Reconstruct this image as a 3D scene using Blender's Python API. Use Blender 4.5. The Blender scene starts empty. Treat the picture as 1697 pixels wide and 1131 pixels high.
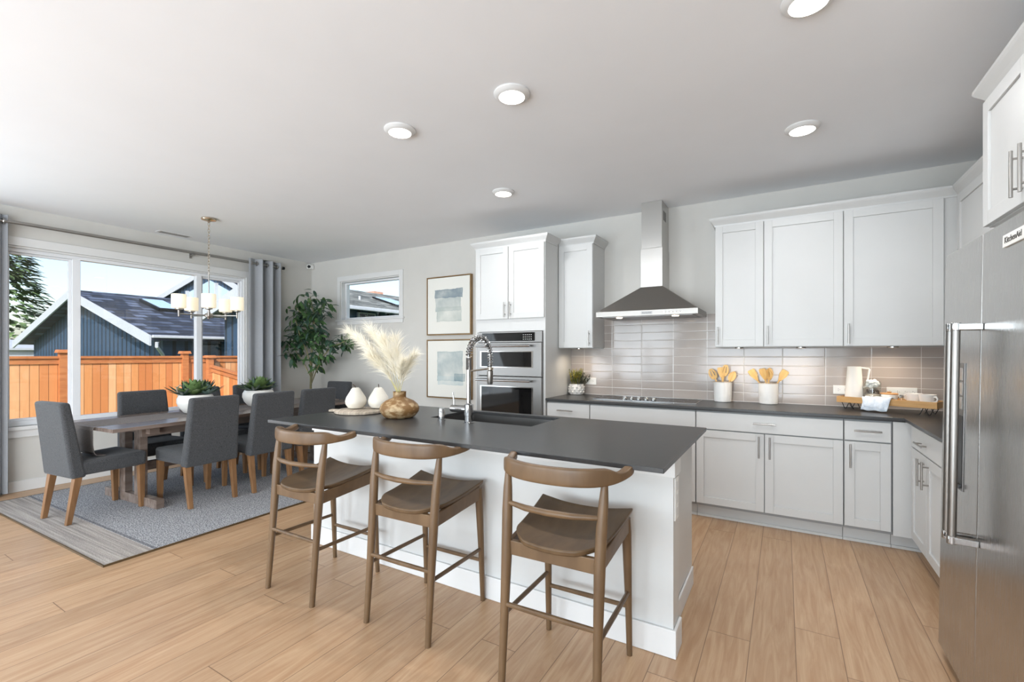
import bpy, bmesh, math, random
from math import sin, cos, pi, radians, sqrt, atan2, floor
from mathutils import Vector, Matrix, Euler

S = bpy.context.scene
COL = S.collection

# ------------------------------------------------------------------ camera
H = 1.352; YAW = -0.5336; FPX = 762.5
cam_data = bpy.data.cameras.new('camera'); cam = bpy.data.objects.new('camera', cam_data); COL.objects.link(cam)
cam.location = (0, 0, H); cam.rotation_euler = (pi / 2, 0, -YAW)
cam_data.sensor_width = 36; cam_data.lens = 36 * FPX / 1697; cam_data.shift_y = 20.2 / 1697
cam_data.clip_start = .05; cam_data.clip_end = 300
S.camera = cam

# ------------------------------------------------------------------ sky, sun, added fill lamps, exposure
world = bpy.data.worlds.new('world'); S.world = world; world.use_nodes = True
wn = world.node_tree; bg = wn.nodes['Background']
sky = wn.nodes.new('ShaderNodeTexSky'); sky.sky_type = 'NISHITA'; sky.sun_disc = False
sky.sun_elevation = radians(38); sky.sun_rotation = radians(143); sky.altitude = 50
sky.air_density = 1.0; sky.dust_density = 2.2; sky.ozone_density = 1.0
wn.links.new(sky.outputs[0], bg.inputs[0]); bg.inputs[1].default_value = .235

sun_d = bpy.data.lights.new('sun', 'SUN'); sun_d.energy = 3.9; sun_d.angle = radians(.6); sun_d.color = (1, .95, .86)
sun = bpy.data.objects.new('sun', sun_d); COL.objects.link(sun)
sun.rotation_euler = Vector((.50, -.62, .60)).to_track_quat('Z', 'Y').to_euler()

def area(name, loc, aim, sx, sy, power, color=(1, 1, 1), shape='RECTANGLE', spread=180):
    d = bpy.data.lights.new(name, 'AREA'); d.shape = shape; d.size = sx; d.size_y = sy; d.energy = power; d.color = color
    d.spread = radians(spread)
    o = bpy.data.objects.new(name, d); COL.objects.link(o); o.location = loc
    o.rotation_euler = (-Vector(aim)).to_track_quat('Z', 'Y').to_euler()
    return o
# added fill lamps at invented unseen windows, tilted up to brighten the ceiling
area('added_rear_fill', (-.6, -3.62, 1.25), (-.65, 1, .68), 3.1, 2.2, 215, (.78, .895, 1))
area('added_rear_left_fill', (-3.85, -3.62, 1.25), (-.35, 1, .66), 2.6, 2.3, 170, (.78, .895, 1))
area('added_left_fill', (-6.42, -.75, 1.3), (1, .25, .5), 2.3, 2.0, 62, (.78, .895, 1))  # added to brighten the ceiling and floor on the left
vs = S.view_settings; S.display_settings.display_device = 'sRGB'
vs.view_transform = 'Standard'; vs.look = 'None'; vs.gamma = 1; vs.use_curve_mapping = False; vs.exposure = .3

# ------------------------------------------------------------------ helpers: objects
def Mw(o):
    m = o.matrix_basis.copy(); p = o.parent
    while p is not None:
        m = p.matrix_basis @ m; p = p.parent
    return m

class B:
    """collects shapes into one bmesh"""
    def __init__(self): self.bm = bmesh.new()
    def box(self, x0, x1, y0, y1, z0, z1, m=None):
        if x0 > x1: x0, x1 = x1, x0
        if y0 > y1: y0, y1 = y1, y0
        if z0 > z1: z0, z1 = z1, z0
        vs = [self.bm.verts.new(v) for v in ((x0,y0,z0),(x1,y0,z0),(x1,y1,z0),(x0,y1,z0),(x0,y0,z1),(x1,y0,z1),(x1,y1,z1),(x0,y1,z1))]
        for f in ((3,2,1,0),(4,5,6,7),(0,1,5,4),(1,2,6,5),(2,3,7,6),(3,0,4,7)): self.bm.faces.new([vs[i] for i in f])
        if m is not None:
            for v in vs: v.co = m @ v.co
        return self
    def hexa(self, bot, top):
        vs = [self.bm.verts.new(v) for v in list(bot) + list(top)]
        for f in ((3,2,1,0),(4,5,6,7),(0,1,5,4),(1,2,6,5),(2,3,7,6),(3,0,4,7)): self.bm.faces.new([vs[i] for i in f])
        return self
    def ring_slab(self, xs, ys, z0, z1):
        """slab over a 3 x 3 grid with the middle cell cut out"""
        V = {(i, j, k): self.bm.verts.new((xs[i], ys[j], (z0, z1)[k])) for i in range(4) for j in range(4) for k in range(2)}
        for i in range(3):
            for j in range(3):
                if (i, j) == (1, 1): continue
                for k in range(2): self.bm.faces.new([V[q] for q in ((i, j, k), (i+1, j, k), (i+1, j+1, k), (i, j+1, k))])
        def side(a, c): self.bm.faces.new([V[a+(0,)], V[c+(0,)], V[c+(1,)], V[a+(1,)]])
        for i in range(3):
            side((i, 0), (i+1, 0)); side((i, 3), (i+1, 3)); side((0, i), (0, i+1)); side((3, i), (3, i+1))
        side((1, 1), (2, 1)); side((1, 2), (2, 2)); side((1, 1), (1, 2)); side((2, 1), (2, 2))
        return self
    def poly(self, pts):
        self.bm.faces.new([self.bm.verts.new(p) for p in pts]); return self
    def prism(self, pts, d):
        """closed planar polygon extruded by vector d"""
        d = Vector(d); n = len(pts)
        a = [self.bm.verts.new(p) for p in pts]; b = [self.bm.verts.new(Vector(p) + d) for p in pts]
        self.bm.faces.new(a[::-1]); self.bm.faces.new(b)
        for i in range(n): self.bm.faces.new((a[i], a[(i+1)%n], b[(i+1)%n], b[i]))
        return self
    def tube(self, pts, r, n=10, cap=True, squash=None):
        pts = [Vector(p) for p in pts]; k = len(pts)
        rs = r if hasattr(r, '__len__') else [r] * k
        rings = []; up = None
        for i, p in enumerate(pts):
            t = (pts[min(i+1, k-1)] - pts[max(i-1, 0)]).normalized()
            if up is None:
                up = Vector((0,0,1)) if abs(t.z) < .9 else Vector((1,0,0))
            u = (up - t * up.dot(t)).normalized(); w = t.cross(u); up = u
            rings.append([self.bm.verts.new(p + (u * cos(2*pi*j/n) + w * sin(2*pi*j/n) * (squash or 1)) * rs[i]) for j in range(n)])
        for a, b in zip(rings, rings[1:]):
            for j in range(n): self.bm.faces.new((a[j], a[(j+1)%n], b[(j+1)%n], b[j]))
        if cap: self.bm.faces.new(rings[0][::-1]); self.bm.faces.new(rings[-1])
        return self
    def cyl(self, p0, p1, r, n=20, r1=None): return self.tube([p0, p1], [r, r if r1 is None else r1], n)
    def lathe(self, prof, c=(0,0,0), n=32, axis='Z', wob=None, cap=True):
        c = Vector(c); rings = []
        for r, z in prof:
            ring = []
            if r < 1e-5:
                q = {'Z': Vector((0,0,z)), 'Y': Vector((0,z,0)), 'X': Vector((z,0,0))}[axis]
                ring = [self.bm.verts.new(c + q)]
            else:
                for j in range(n):
                    a = 2*pi*j/n; rr = r * (wob(a, z) if wob else 1)
                    q = {'Z': Vector((rr*cos(a), rr*sin(a), z)), 'Y': Vector((rr*sin(a), z, rr*cos(a))), 'X': Vector((z, rr*cos(a), rr*sin(a)))}[axis]
                    ring.append(self.bm.verts.new(c + q))
            rings.append(ring)
        for a, b in zip(rings, rings[1:]):
            for j in range(n):
                k = (j+1) % n
                if len(a) == 1 and len(b) > 1: self.bm.faces.new((a[0], b[k], b[j]))
                elif len(b) == 1 and len(a) > 1: self.bm.faces.new((a[j], a[k], b[0]))
                elif len(a) > 1: self.bm.faces.new((a[j], a[k], b[k], b[j]))
        if cap and len(rings[0]) > 1: self.bm.faces.new(rings[0][::-1])
        if cap and len(rings[-1]) > 1: self.bm.faces.new(rings[-1])
        return self
    def sweep(self, path, profs, cap=True):
        """profs: list of lists of points already placed"""
        rings = [[self.bm.verts.new(p) for p in pr] for pr in profs]; n = len(rings[0])
        for a, b in zip(rings, rings[1:]):
            for j in range(n): self.bm.faces.new((a[j], a[(j+1)%n], b[(j+1)%n], b[j]))
        if cap: self.bm.faces.new(rings[0][::-1]); self.bm.faces.new(rings[-1])
        return self
    def leaf(self, base, d, up, L, w, bend=.2, fold=.15, n=4):
        """a pointed blade along d, n segments, drooping by bend"""
        d = Vector(d).normalized(); up = Vector(up); s = d.cross(up)
        if s.length < 1e-4: s = d.orthogonal()
        s.normalize(); u = s.cross(d).normalized(); prev = None
        for i in range(n+1):
            t = i / n; c = Vector(base) + d * (L*t) - u * (bend * L * t * t)
            ww = w * .5 * (sin(pi * min(1, .08 + .92*t))**.8 if i < n else 0.02)
            row = [self.bm.verts.new(c - s*ww + u*fold*ww), self.bm.verts.new(c), self.bm.verts.new(c + s*ww + u*fold*ww)]
            if prev:
                self.bm.faces.new((prev[0], prev[1], row[1], row[0])); self.bm.faces.new((prev[1], prev[2], row[2], row[1]))
            prev = row
        return self

def obj(name, b, mat, parent=None, world=True, smooth=False, bevel=0, subsurf=0, origin=None, segs=2, angle=35):
    bm = b.bm; bmesh.ops.recalc_face_normals(bm, faces=bm.faces)
    me = bpy.data.meshes.new(name); o = bpy.data.objects.new(name, me); COL.objects.link(o)
    if parent is not None:
        o.parent = parent
        if world: bm.transform(Mw(parent).inverted())
    elif origin is None and len(bm.verts):
        xs = [v.co for v in bm.verts]
        c = Vector(((min(v.x for v in xs)+max(v.x for v in xs))/2, (min(v.y for v in xs)+max(v.y for v in xs))/2, min(v.z for v in xs)))
        bm.transform(Matrix.Translation(-c)); o.location = c
    elif origin is not None:
        bm.transform(Matrix.Translation(-Vector(origin))); o.location = origin
    bm.to_mesh(me); bm.free()
    me.materials.append(mat)
    if smooth:
        me.polygons.foreach_set('use_smooth', [True]*len(me.polygons))
        if smooth != 'all':
            try: me.set_sharp_from_angle(angle=radians(angle))
            except Exception: pass
    if bevel:
        m = o.modifiers.new('bevel', 'BEVEL'); m.width = bevel; m.segments = segs; m.limit_method = 'ANGLE'; m.angle_limit = radians(35); m.harden_normals = False
    if subsurf:
        m = o.modifiers.new('subsurf', 'SUBSURF'); m.levels = subsurf; m.render_levels = subsurf
    return o

def tag(o, label=None, cat=None, group=None, kind=None):
    if label: o['label'] = label
    if cat: o['category'] = cat
    if group: o['group'] = group
    if kind: o['kind'] = kind
    return o
def thing(name, label, cat, loc=(0,0,0), rotz=0, group=None):
    o = bpy.data.objects.new(name, None); COL.objects.link(o); o.location = loc; o.rotation_euler = (0, 0, rotz)
    o.empty_display_size = .1
    return tag(o, label, cat, group)
def struct(name, b, mat, **k): return tag(obj(name, b, mat, **k), kind='structure')
def dup(root, loc, rotz=0, label=None, group=None):
    def cp(o, par):
        c = o.copy(); COL.objects.link(c)
        if par is not None: c.parent = par
        for ch in list(kids.get(o.name, [])): cp(ch, c)
        return c
    kids = {}
    for o in list(COL.objects):
        if o.parent is not None: kids.setdefault(o.parent.name, []).append(o)
    r = cp(root, None); r.location = loc; r.rotation_euler = (0, 0, rotz)
    if label: r['label'] = label
    if group: r['group'] = group
    return r

# ------------------------------------------------------------------ helpers: materials
def lin(c):
    if isinstance(c, str): c = [int(c[i:i+2], 16) for i in (0, 2, 4)]
    return tuple((x/255/12.92 if x/255 <= .04045 else ((x/255+.055)/1.055)**2.4) for x in c) + (1,)
class NT:
    def __init__(self, m): self.t = m.node_tree; self.n = m.node_tree.nodes
    def __call__(self, typ, props=None, **ins):
        nd = self.n.new(typ)
        for k, v in (props or {}).items(): setattr(nd, k, v)
        for k, v in ins.items():
            key = int(k[1:]) if k[0] == '_' and k[1:].isdigit() else k.replace('_', ' ')
            s = nd.inputs[key]
            if isinstance(v, bpy.types.NodeSocket): self.t.links.new(v, s)
            else: s.default_value = v
        return nd
    def math(self, op, a, b=None, c=None):
        nd = self.n.new('ShaderNodeMath'); nd.operation = op
        for i, v in enumerate((a, b, c)):
            if v is None: continue
            if isinstance(v, bpy.types.NodeSocket): self.t.links.new(v, nd.inputs[i])
            else: nd.inputs[i].default_value = v
        return nd.outputs[0]
    def mix(self, f, a, b, blend='MIX'):
        nd = self.n.new('ShaderNodeMix'); nd.data_type = 'RGBA'; nd.blend_type = blend
        for i, v in ((0, f), (6, a), (7, b)):
            if isinstance(v, bpy.types.NodeSocket): self.t.links.new(v, nd.inputs[i])
            else: nd.inputs[i].default_value = v
        return nd.outputs[2]
    def ramp(self, f, stops):
        nd = self.n.new('ShaderNodeValToRGB'); self.t.links.new(f, nd.inputs[0]); e = nd.color_ramp.elements
        while len(e) < len(stops): e.new(.5)
        for x, (p, c) in zip(e, stops): x.position = p; x.color = c
        return nd.outputs[0]
    def link(self, a, b): self.t.links.new(a, b)
def newmat(name):
    m = bpy.data.materials.new(name); m.use_nodes = True
    return m, NT(m), m.node_tree.nodes['Principled BSDF']
def mat(name, col, rough=.5, metal=0, var=None, scale=20, stretch=(1,1,1), bump=0, bscale=None, spec=.5, detail=4, aniso=0, sheen=0, trans=0, emis=None, estr=0, coat=0, lo=.35, hi=.65):
    m, t, p = newmat(name)
    p.inputs['Roughness'].default_value = rough; p.inputs['Metallic'].default_value = metal
    p.inputs['Specular IOR Level'].default_value = spec
    p.inputs['Base Color'].default_value = lin(col)
    if aniso: p.inputs['Anisotropic'].default_value = aniso
    if sheen: p.inputs['Sheen Weight'].default_value = sheen
    if trans: p.inputs['Transmission Weight'].default_value = trans
    if coat: p.inputs['Coat Weight'].default_value = coat
    if emis: p.inputs['Emission Color'].default_value = lin(emis); p.inputs['Emission Strength'].default_value = estr
    tc = t('ShaderNodeTexCoord')
    mp = t('ShaderNodeMapping', Vector=tc.outputs['Object'], Scale=stretch)
    nz = t('ShaderNodeTexNoise', Vector=mp.outputs[0], Scale=scale, Detail=detail)
    if var: t.link(t.ramp(nz.outputs[0], [(lo, lin(col)), (hi, lin(var))]), p.inputs['Base Color'])
    if bump:
        nb = nz if not bscale else t('ShaderNodeTexNoise', Vector=mp.outputs[0], Scale=bscale, Detail=detail)
        bp = t('ShaderNodeBump', Strength=bump, Distance=.002, Height=nb.outputs[0]); t.link(bp.outputs[0], p.inputs['Normal'])
    return m

def glass_mat(name, tint=(1,1,1,1), ior=1.45, rough=0.0):
    m, t, p = newmat(name); t.n.remove(p)
    tr = t('ShaderNodeBsdfTransparent', Color=tint); gl = t('ShaderNodeBsdfGlossy', Roughness=rough)
    lw = t('ShaderNodeLayerWeight', Blend=.5); f = t.math('ADD', .03 if ior < 1.48 else .06, t.math('MULTIPLY', .6, t.math('POWER', lw.outputs[1], 5)))
    mx = t('ShaderNodeMixShader', _0=f, _1=tr.outputs[0], _2=gl.outputs[0])
    t.link(mx.outputs[0], t.n['Material Output'].inputs[0]); return m

def floor_mat():
    m, t, p = newmat('oak_planks'); W_, L_ = .182, 1.85
    tc = t('ShaderNodeTexCoord'); sp = t('ShaderNodeSeparateXYZ', Vector=tc.outputs['Object'])
    x = t.math('DIVIDE', t.math('ADD', sp.outputs[0], .318 + .182*60), W_); i = t.math('FLOOR', x); fx = t.math('FRACT', x)
    wn1 = t('ShaderNodeTexWhiteNoise', {'noise_dimensions': '1D'}, W=i)
    y = t.math('ADD', t.math('DIVIDE', t.math('ADD', sp.outputs[1], 40), L_), wn1.outputs[0]); j = t.math('FLOOR', y); fy = t.math('FRACT', y)
    cid = t('ShaderNodeCombineXYZ', X=i, Y=j); wn2 = t('ShaderNodeTexWhiteNoise', {'noise_dimensions': '2D'}, Vector=cid.outputs[0])
    off = t('ShaderNodeVectorMath', {'operation': 'MULTIPLY_ADD'}, _0=wn2.outputs[1], _1=(9, 9, 9), _2=tc.outputs['Object'])
    mp = t('ShaderNodeMapping', Vector=off.outputs[0], Scale=(16, 1.3, 1))
    g1 = t('ShaderNodeTexNoise', Vector=mp.outputs[0], Scale=1.6, Detail=7, Roughness=.6, Distortion=1.3)
    mp2 = t('ShaderNodeMapping', Vector=off.outputs[0], Scale=(140, 3.2, 1)); g2 = t('ShaderNodeTexNoise', Vector=mp2.outputs[0], Scale=1.5, Detail=3)
    c = t.ramp(g1.outputs[0], [(.32, lin('ad8766')), (.68, lin('c9a988'))])
    c = t.mix(t.math('MULTIPLY', g2.outputs[0], .45), c, lin('a27e58'))
    hv = t('ShaderNodeHueSaturation', Value=t.math('ADD', .92, t.math('MULTIPLY', wn2.outputs[0], .15)), Color=c)
    ex = t.math('MINIMUM', fx, t.math('SUBTRACT', 1, fx)); ey = t.math('MINIMUM', fy, t.math('SUBTRACT', 1, fy))
    seam = t.math('MAXIMUM', t.math('LESS_THAN', ex, .0095), t.math('LESS_THAN', ey, .0011))
    c = t.mix(t.math('MULTIPLY', seam, .8), hv.outputs[0], lin('6e5038'))
    t.link(c, p.inputs['Base Color'])
    t.link(t.math('ADD', .30, t.math('MULTIPLY', g2.outputs[0], .14)), p.inputs['Roughness'])
    hh = t.math('SUBTRACT', t.math('MULTIPLY', g2.outputs[0], .12), seam)
    bp = t('ShaderNodeBump', Strength=.25, Distance=.002, Height=hh); t.link(bp.outputs[0], p.inputs['Normal'])
    return m
def tile_mat():
    m, t, p = newmat('glossy_grey_tile')
    tc = t('ShaderNodeTexCoord'); sp = t('ShaderNodeSeparateXYZ', Vector=tc.outputs['Object'])
    x = t.math('DIVIDE', t.math('ADD', sp.outputs[0], .618 + .3055*30), .3055); z = t.math('DIVIDE', t.math('ADD', sp.outputs[2], .0803*40 - 1.4), .0803)
    fx = t.math('FRACT', x); fz = t.math('FRACT', z)
    ex = t.math('MULTIPLY', t.math('MINIMUM', fx, t.math('SUBTRACT', 1, fx)), .3055); ez = t.math('MULTIPLY', t.math('MINIMUM', fz, t.math('SUBTRACT', 1, fz)), .0803)
    e = t.math('MINIMUM', ex, ez); g = t.math('LESS_THAN', e, .0016)
    cid = t('ShaderNodeCombineXYZ', X=t.math('FLOOR', x), Y=t.math('FLOOR', z)); w = t('ShaderNodeTexWhiteNoise', {'noise_dimensions': '2D'}, Vector=cid.outputs[0])
    c = t.ramp(w.outputs[0], [(0, lin('a89e97')), (1, lin('b1a69e'))])
    t.link(t.mix(g, c, lin('d8d4cf')), p.inputs['Base Color'])
    t.link(t.math('ADD', .12, t.math('MULTIPLY', g, .6)), p.inputs['Roughness'])
    nz = t('ShaderNodeTexNoise', Vector=tc.outputs['Object'], Scale=7, Detail=1)
    h = t.math('ADD', t.math('MINIMUM', t.math('DIVIDE', e, .006), 1), t.math('MULTIPLY', nz.outputs[0], .8))
    bp = t('ShaderNodeBump', Strength=.3, Distance=.0015, Height=h); t.link(bp.outputs[0], p.inputs['Normal'])
    return m
def rug_mat():
    m, t, p = newmat('woven_rug')
    tc = t('ShaderNodeTexCoord'); sp = t('ShaderNodeSeparateXYZ', Vector=tc.outputs['Object'])
    mp = t('ShaderNodeMapping', Vector=tc.outputs['Object'], Scale=(90, 90, 60)); nz = t('ShaderNodeTexNoise', Vector=mp.outputs[0], Scale=1.3, Detail=2)
    base = t.ramp(nz.outputs[0], [(.34, lin('5c5d62')), (.5, lin('939396')), (.66, lin('c6c5c4'))])
    mpb = t('ShaderNodeMapping', Vector=tc.outputs['Object'], Scale=(1.2, 60, 1)); nb = t('ShaderNodeTexNoise', Vector=mpb.outputs[0], Scale=1, Detail=2)
    band = t.ramp(nb.outputs[0], [(.34, lin('8a827c')), (.5, lin('a0978f')), (.66, lin('b4aba2'))])
    edge = t.math('GREATER_THAN', t.math('ABSOLUTE', t.math('ADD', sp.outputs[1], t.math('MULTIPLY', nz.outputs[0], .02))), 1.25)
    stripe = t.math('LESS_THAN', t.math('ABSOLUTE', t.math('SUBTRACT', t.math('ABSOLUTE', sp.outputs[1]), 1.245)), .010)
    c = t.mix(t.math('MULTIPLY', edge, .85), base, band); c = t.mix(t.math('MULTIPLY', stripe, .6), c, lin('55545a'))
    t.link(c, p.inputs['Base Color']); p.inputs['Roughness'].default_value = .95; p.inputs['Specular IOR Level'].default_value = .1
    bp = t('ShaderNodeBump', Strength=.7, Distance=.004, Height=nz.outputs[0]); t.link(bp.outputs[0], p.inputs['Normal'])
    return m
def painting_mat(name, rects):
    """watercolour blocks on white paper; rects: (x0,x1,z0,z1,colour,strength)"""
    m, t, p = newmat(name)
    tc = t('ShaderNodeTexCoord'); nz = t('ShaderNodeTexNoise', Vector=tc.outputs['Object'], Scale=14, Detail=5)
    n2 = t('ShaderNodeTexNoise', Vector=tc.outputs['Object'], Scale=5, Detail=4)
    dv = t('ShaderNodeVectorMath', {'operation': 'MULTIPLY_ADD'}, _0=nz.outputs[1], _1=(.03, .03, .03), _2=tc.outputs['Object'])
    sp = t('ShaderNodeSeparateXYZ', Vector=dv.outputs[0]); c = lin('e9e7df')
    for x0, x1, z0, z1, col, k in rects:
        dx = t.math('SUBTRACT', (x1-x0)/2, t.math('ABSOLUTE', t.math('SUBTRACT', sp.outputs[0], (x0+x1)/2 + .015)))
        dz = t.math('SUBTRACT', (z1-z0)/2, t.math('ABSOLUTE', t.math('SUBTRACT', sp.outputs[2], (z0+z1)/2 + .015)))
        d = t.math('MINIMUM', dx, dz)
        f = t.n.new('ShaderNodeMath'); f.operation = 'DIVIDE'; f.use_clamp = True; t.link(d, f.inputs[0]); f.inputs[1].default_value = .006
        rim = t.n.new('ShaderNodeMath'); rim.operation = 'SUBTRACT'; rim.use_clamp = True; rim.inputs[0].default_value = 1; t.link(t.math('DIVIDE', d, .02), rim.inputs[1])
        a = t.math('MULTIPLY', f.outputs[0], t.math('ADD', t.math('MULTIPLY', t.math('SUBTRACT', n2.outputs[0], .28), k*2.0), t.math('ADD', t.math('MULTIPLY', rim.outputs[0], .3), k*.22)))
        c = t.mix(a, c, lin(col))
    t.link(c, p.inputs['Base Color']); p.inputs['Roughness'].default_value = .7
    return m
def steel_mat(name, col='b9b7b3', rough=.28, stretch=(2, 2, 300)):
    m, t, p = newmat(name)
    tc = t('ShaderNodeTexCoord'); mp = t('ShaderNodeMapping', Vector=tc.outputs['Object'], Scale=stretch)
    nz = t('ShaderNodeTexNoise', Vector=mp.outputs[0], Scale=3, Detail=3)
    p.inputs['Metallic'].default_value = 1
    t.link(t.mix(t.math('MULTIPLY', nz.outputs[0], .06), lin(col), lin('8f8d8a')), p.inputs['Base Color'])
    t.link(t.math('ADD', rough - .015, t.math('MULTIPLY', nz.outputs[0], .03)), p.inputs['Roughness'])
    return m
def siding_mat(name, c1, c2, axis=0, pitch=.3):
    m, t, p = newmat(name)
    tc = t('ShaderNodeTexCoord'); sp = t('ShaderNodeSeparateXYZ', Vector=tc.outputs['Object'])
    f = t.math('FRACT', t.math('DIVIDE', t.math('ADD', sp.outputs[axis], 100), pitch)); g = t.math('LESS_THAN', f, .3)
    nz = t('ShaderNodeTexNoise', Vector=tc.outputs['Object'], Scale=2, Detail=3)
    t.link(t.mix(t.math('MULTIPLY', g, .8), t.mix(t.math('MULTIPLY', nz.outputs[0], .3), lin(c1), lin(c2)), lin('0e141c')), p.inputs['Base Color'])
    p.inputs['Roughness'].default_value = .75
    bp = t('ShaderNodeBump', Strength=.6, Distance=.03, Height=t.math('SUBTRACT', 1, g)); t.link(bp.outputs[0], p.inputs['Normal'])
    return m
def shingle_mat(name, c1, c2, c3, pitch=.26):
    m, t, p = newmat(name)
    tc = t('ShaderNodeTexCoord'); sp = t('ShaderNodeSeparateXYZ', Vector=tc.outputs['Object'])
    w = t('ShaderNodeTexNoise', Vector=tc.outputs['Object'], Scale=1.6, Detail=3)
    v = t.math('DIVIDE', t.math('ADD', t.math('ADD', sp.outputs[0], 100), t.math('MULTIPLY', w.outputs[0], .1)), pitch); i = t.math('FLOOR', v); f = t.math('FRACT', v)
    ww = t('ShaderNodeTexWhiteNoise', {'noise_dimensions': '1D'}, W=i)
    u = t.math('DIVIDE', t.math('ADD', sp.outputs[1], t.math('MULTIPLY', ww.outputs[0], 3)), .34)
    cid = t('ShaderNodeCombineXYZ', X=i, Y=t.math('FLOOR', u)); r = t('ShaderNodeTexWhiteNoise', {'noise_dimensions': '2D'}, Vector=cid.outputs[0])
    c = t.ramp(r.outputs[0], [(0, lin(c1)), (.6, lin(c2)), (1, lin(c3))])
    g = t.math('LESS_THAN', f, .3)
    t.link(t.mix(t.math('MULTIPLY', g, .85), c, lin('0c0f15')), p.inputs['Base Color']); p.inputs['Roughness'].default_value = .8
    h = t.math('SUBTRACT', f, t.math('MULTIPLY', r.outputs[0], .4)); bp = t('ShaderNodeBump', Strength=.8, Distance=.04, Height=h); t.link(bp.outputs[0], p.inputs['Normal'])
    return m
def fence_mat():
    m, t, p = newmat('cedar_boards')
    tc = t('ShaderNodeTexCoord'); sp = t('ShaderNodeSeparateXYZ', Vector=tc.outputs['Object'])
    s = t.math('ADD', t.math('ADD', sp.outputs[0], sp.outputs[1]), 100)
    v = t.math('DIVIDE', s, .128); i = t.math('FLOOR', v); f = t.math('FRACT', v)
    w = t('ShaderNodeTexWhiteNoise', {'noise_dimensions': '1D'}, W=i)
    mp = t('ShaderNodeMapping', Vector=tc.outputs['Object'], Scale=(10, 10, 1.2)); nz = t('ShaderNodeTexNoise', Vector=mp.outputs[0], Scale=3, Detail=4)
    c = t.ramp(w.outputs[0], [(0, lin('bd7444')), (.5, lin('d39660')), (1, lin('e3b58a'))])
    c = t.mix(t.math('MULTIPLY', nz.outputs[0], .45), c, lin('b06c3c'))
    t.link(t.mix(t.math('MULTIPLY', t.math('LESS_THAN', f, .06), .8), c, lin('4a2714')), p.inputs['Base Color']); p.inputs['Roughness'].default_value = .7
    return m

M = {}
M['wall'] = mat('wall_paint', 'd1cec8', .7, var='cecbc5', scale=3, bump=.06, bscale=300, spec=.25)
M['ceil'] = mat('ceiling_paint', 'f0f1f3', .75, var='eeeff1', scale=2, bump=.05, bscale=250, spec=.2)
M['white'] = mat('cabinet_white', 'cfcfcd', .38, var='cdcdcb', scale=4, spec=.4)
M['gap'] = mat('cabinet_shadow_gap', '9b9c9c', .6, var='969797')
M['trim'] = mat('trim_white', 'dedddb', .45, var='dcdbd9', scale=4, spec=.4)
M['vinyl'] = mat('window_vinyl', 'e9eaec', .4, var='e6e7e9', scale=4)
M['floor'] = floor_mat(); M['tile'] = tile_mat(); M['rug'] = rug_mat()
M['quartz'] = mat('charcoal_quartz', '353535', .33, var='303031', scale=60, detail=3, spec=.5)
M['steel'] = steel_mat('brushed_steel', '888684', .34); M['steel_v'] = steel_mat('brushed_steel_panels', 'bab8b5', .27, (300, 300, 2))
M['bar'] = mat('handle_steel', '8f8c88', .28, 1, var='888581', scale=3)
M['hood'] = steel_mat('hood_steel', '98948f', .34, (300, 2, 2)); M['chim'] = steel_mat('chimney_steel', 'c4c2be', .3, (2, 2, 200))
M['chrome'] = mat('chrome', 'b2b2b2', .09, 1, var='adadad'); M['nickel'] = mat('satin_nickel', 'b0ada9', .3, 1, var='aaa7a3')
M['warm_nickel'] = mat('warm_nickel', 'c6bcae', .25, 1, var='bdb3a5')
M['blackglass'] = mat('black_glass', '0b0b0c', .04, var='0c0c0d', spec=.3); M['cookglass'] = mat('cooktop_glass', '0a0a0b', .22, var='0c0c0d', spec=.06); M['ringmark'] = mat('burner_mark', '2c2c2d', .4, var='303031'); M['black'] = mat('black_plastic', '161617', .4, var='1a1a1b')
M['darkmetal'] = mat('dark_wire', '202021', .45, .6, var='262627')
M['stool'] = mat('stool_brown_wood', '5e4832', .4, var='6f573e', scale=5, stretch=(3, 3, .8), bump=.04, spec=.4)
M['seat'] = mat('stool_seat_wood', '54402b', .42, var='665038', scale=5, stretch=(3, 1, 1), spec=.4)
M['fabric'] = mat('charcoal_fabric', '3a3b3d', .95, var='545557', scale=200, bump=.5, spec=.15, sheen=.15)
M['oakleg'] = mat('oak_leg', '765435', .45, var='886341', scale=6, stretch=(4, 4, .7))
M['table'] = mat('grey_brown_table_wood', '6a5b52', .25, var='85766d', scale=4, stretch=(7, .6, 4), bump=.03, spec=.5)
M['runner'] = mat('linen_runner', '77706c', .95, var='8d8682', scale=150, bump=.4, spec=.1)
M['curtain'] = mat('grey_curtain', '9fa1a5', .9, var='a7a9ad', scale=150, bump=.2, spec=.15)
M['glass'] = glass_mat('window_glass'); M['jarglass'] = glass_mat('jar_glass', (.95, .97, .97, 1), 1.5)
M['shade'] = mat('opal_shade', 'f3ecd8', .5, var='efe7d2', emis='ffeecb', estr=.38)
M['lens'] = mat('light_lens', 'ffffff', .5, var='fdfdfd', emis='fff8ec', estr=9)
M['puck'] = mat('puck_lens', 'ffffff', .5, var='fdfdfd', emis='ffe6c4', estr=6)
M['leaf'] = mat('ficus_leaf', '2f4a2c', .4, var='50703f', scale=9, spec=.4, trans=0); M['leafdark'] = mat('dark_leaf', '22382a', .45, var='3e5a48', scale=12)
M['succ'] = mat('succulent_green', '4f6b3c', .45, var='7c935c', scale=14); M['succblue'] = mat('succulent_blue', '5a7168', .45, var='7e958a', scale=14)
M['bark'] = mat('green_bark', '6d6748', .7, var='8a8462', scale=30, stretch=(1, 1, .3)); M['soil'] = mat('soil', '2c221a', .95, var='3a2d22', scale=60, bump=.6)
M['ceramic'] = mat('white_ceramic', 'e9e6e0', .3, var='e4e1db', scale=10, spec=.5); M['matte'] = mat('matte_white', 'e9e4dc', .6, var='e5e0d8', scale=10)
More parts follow.
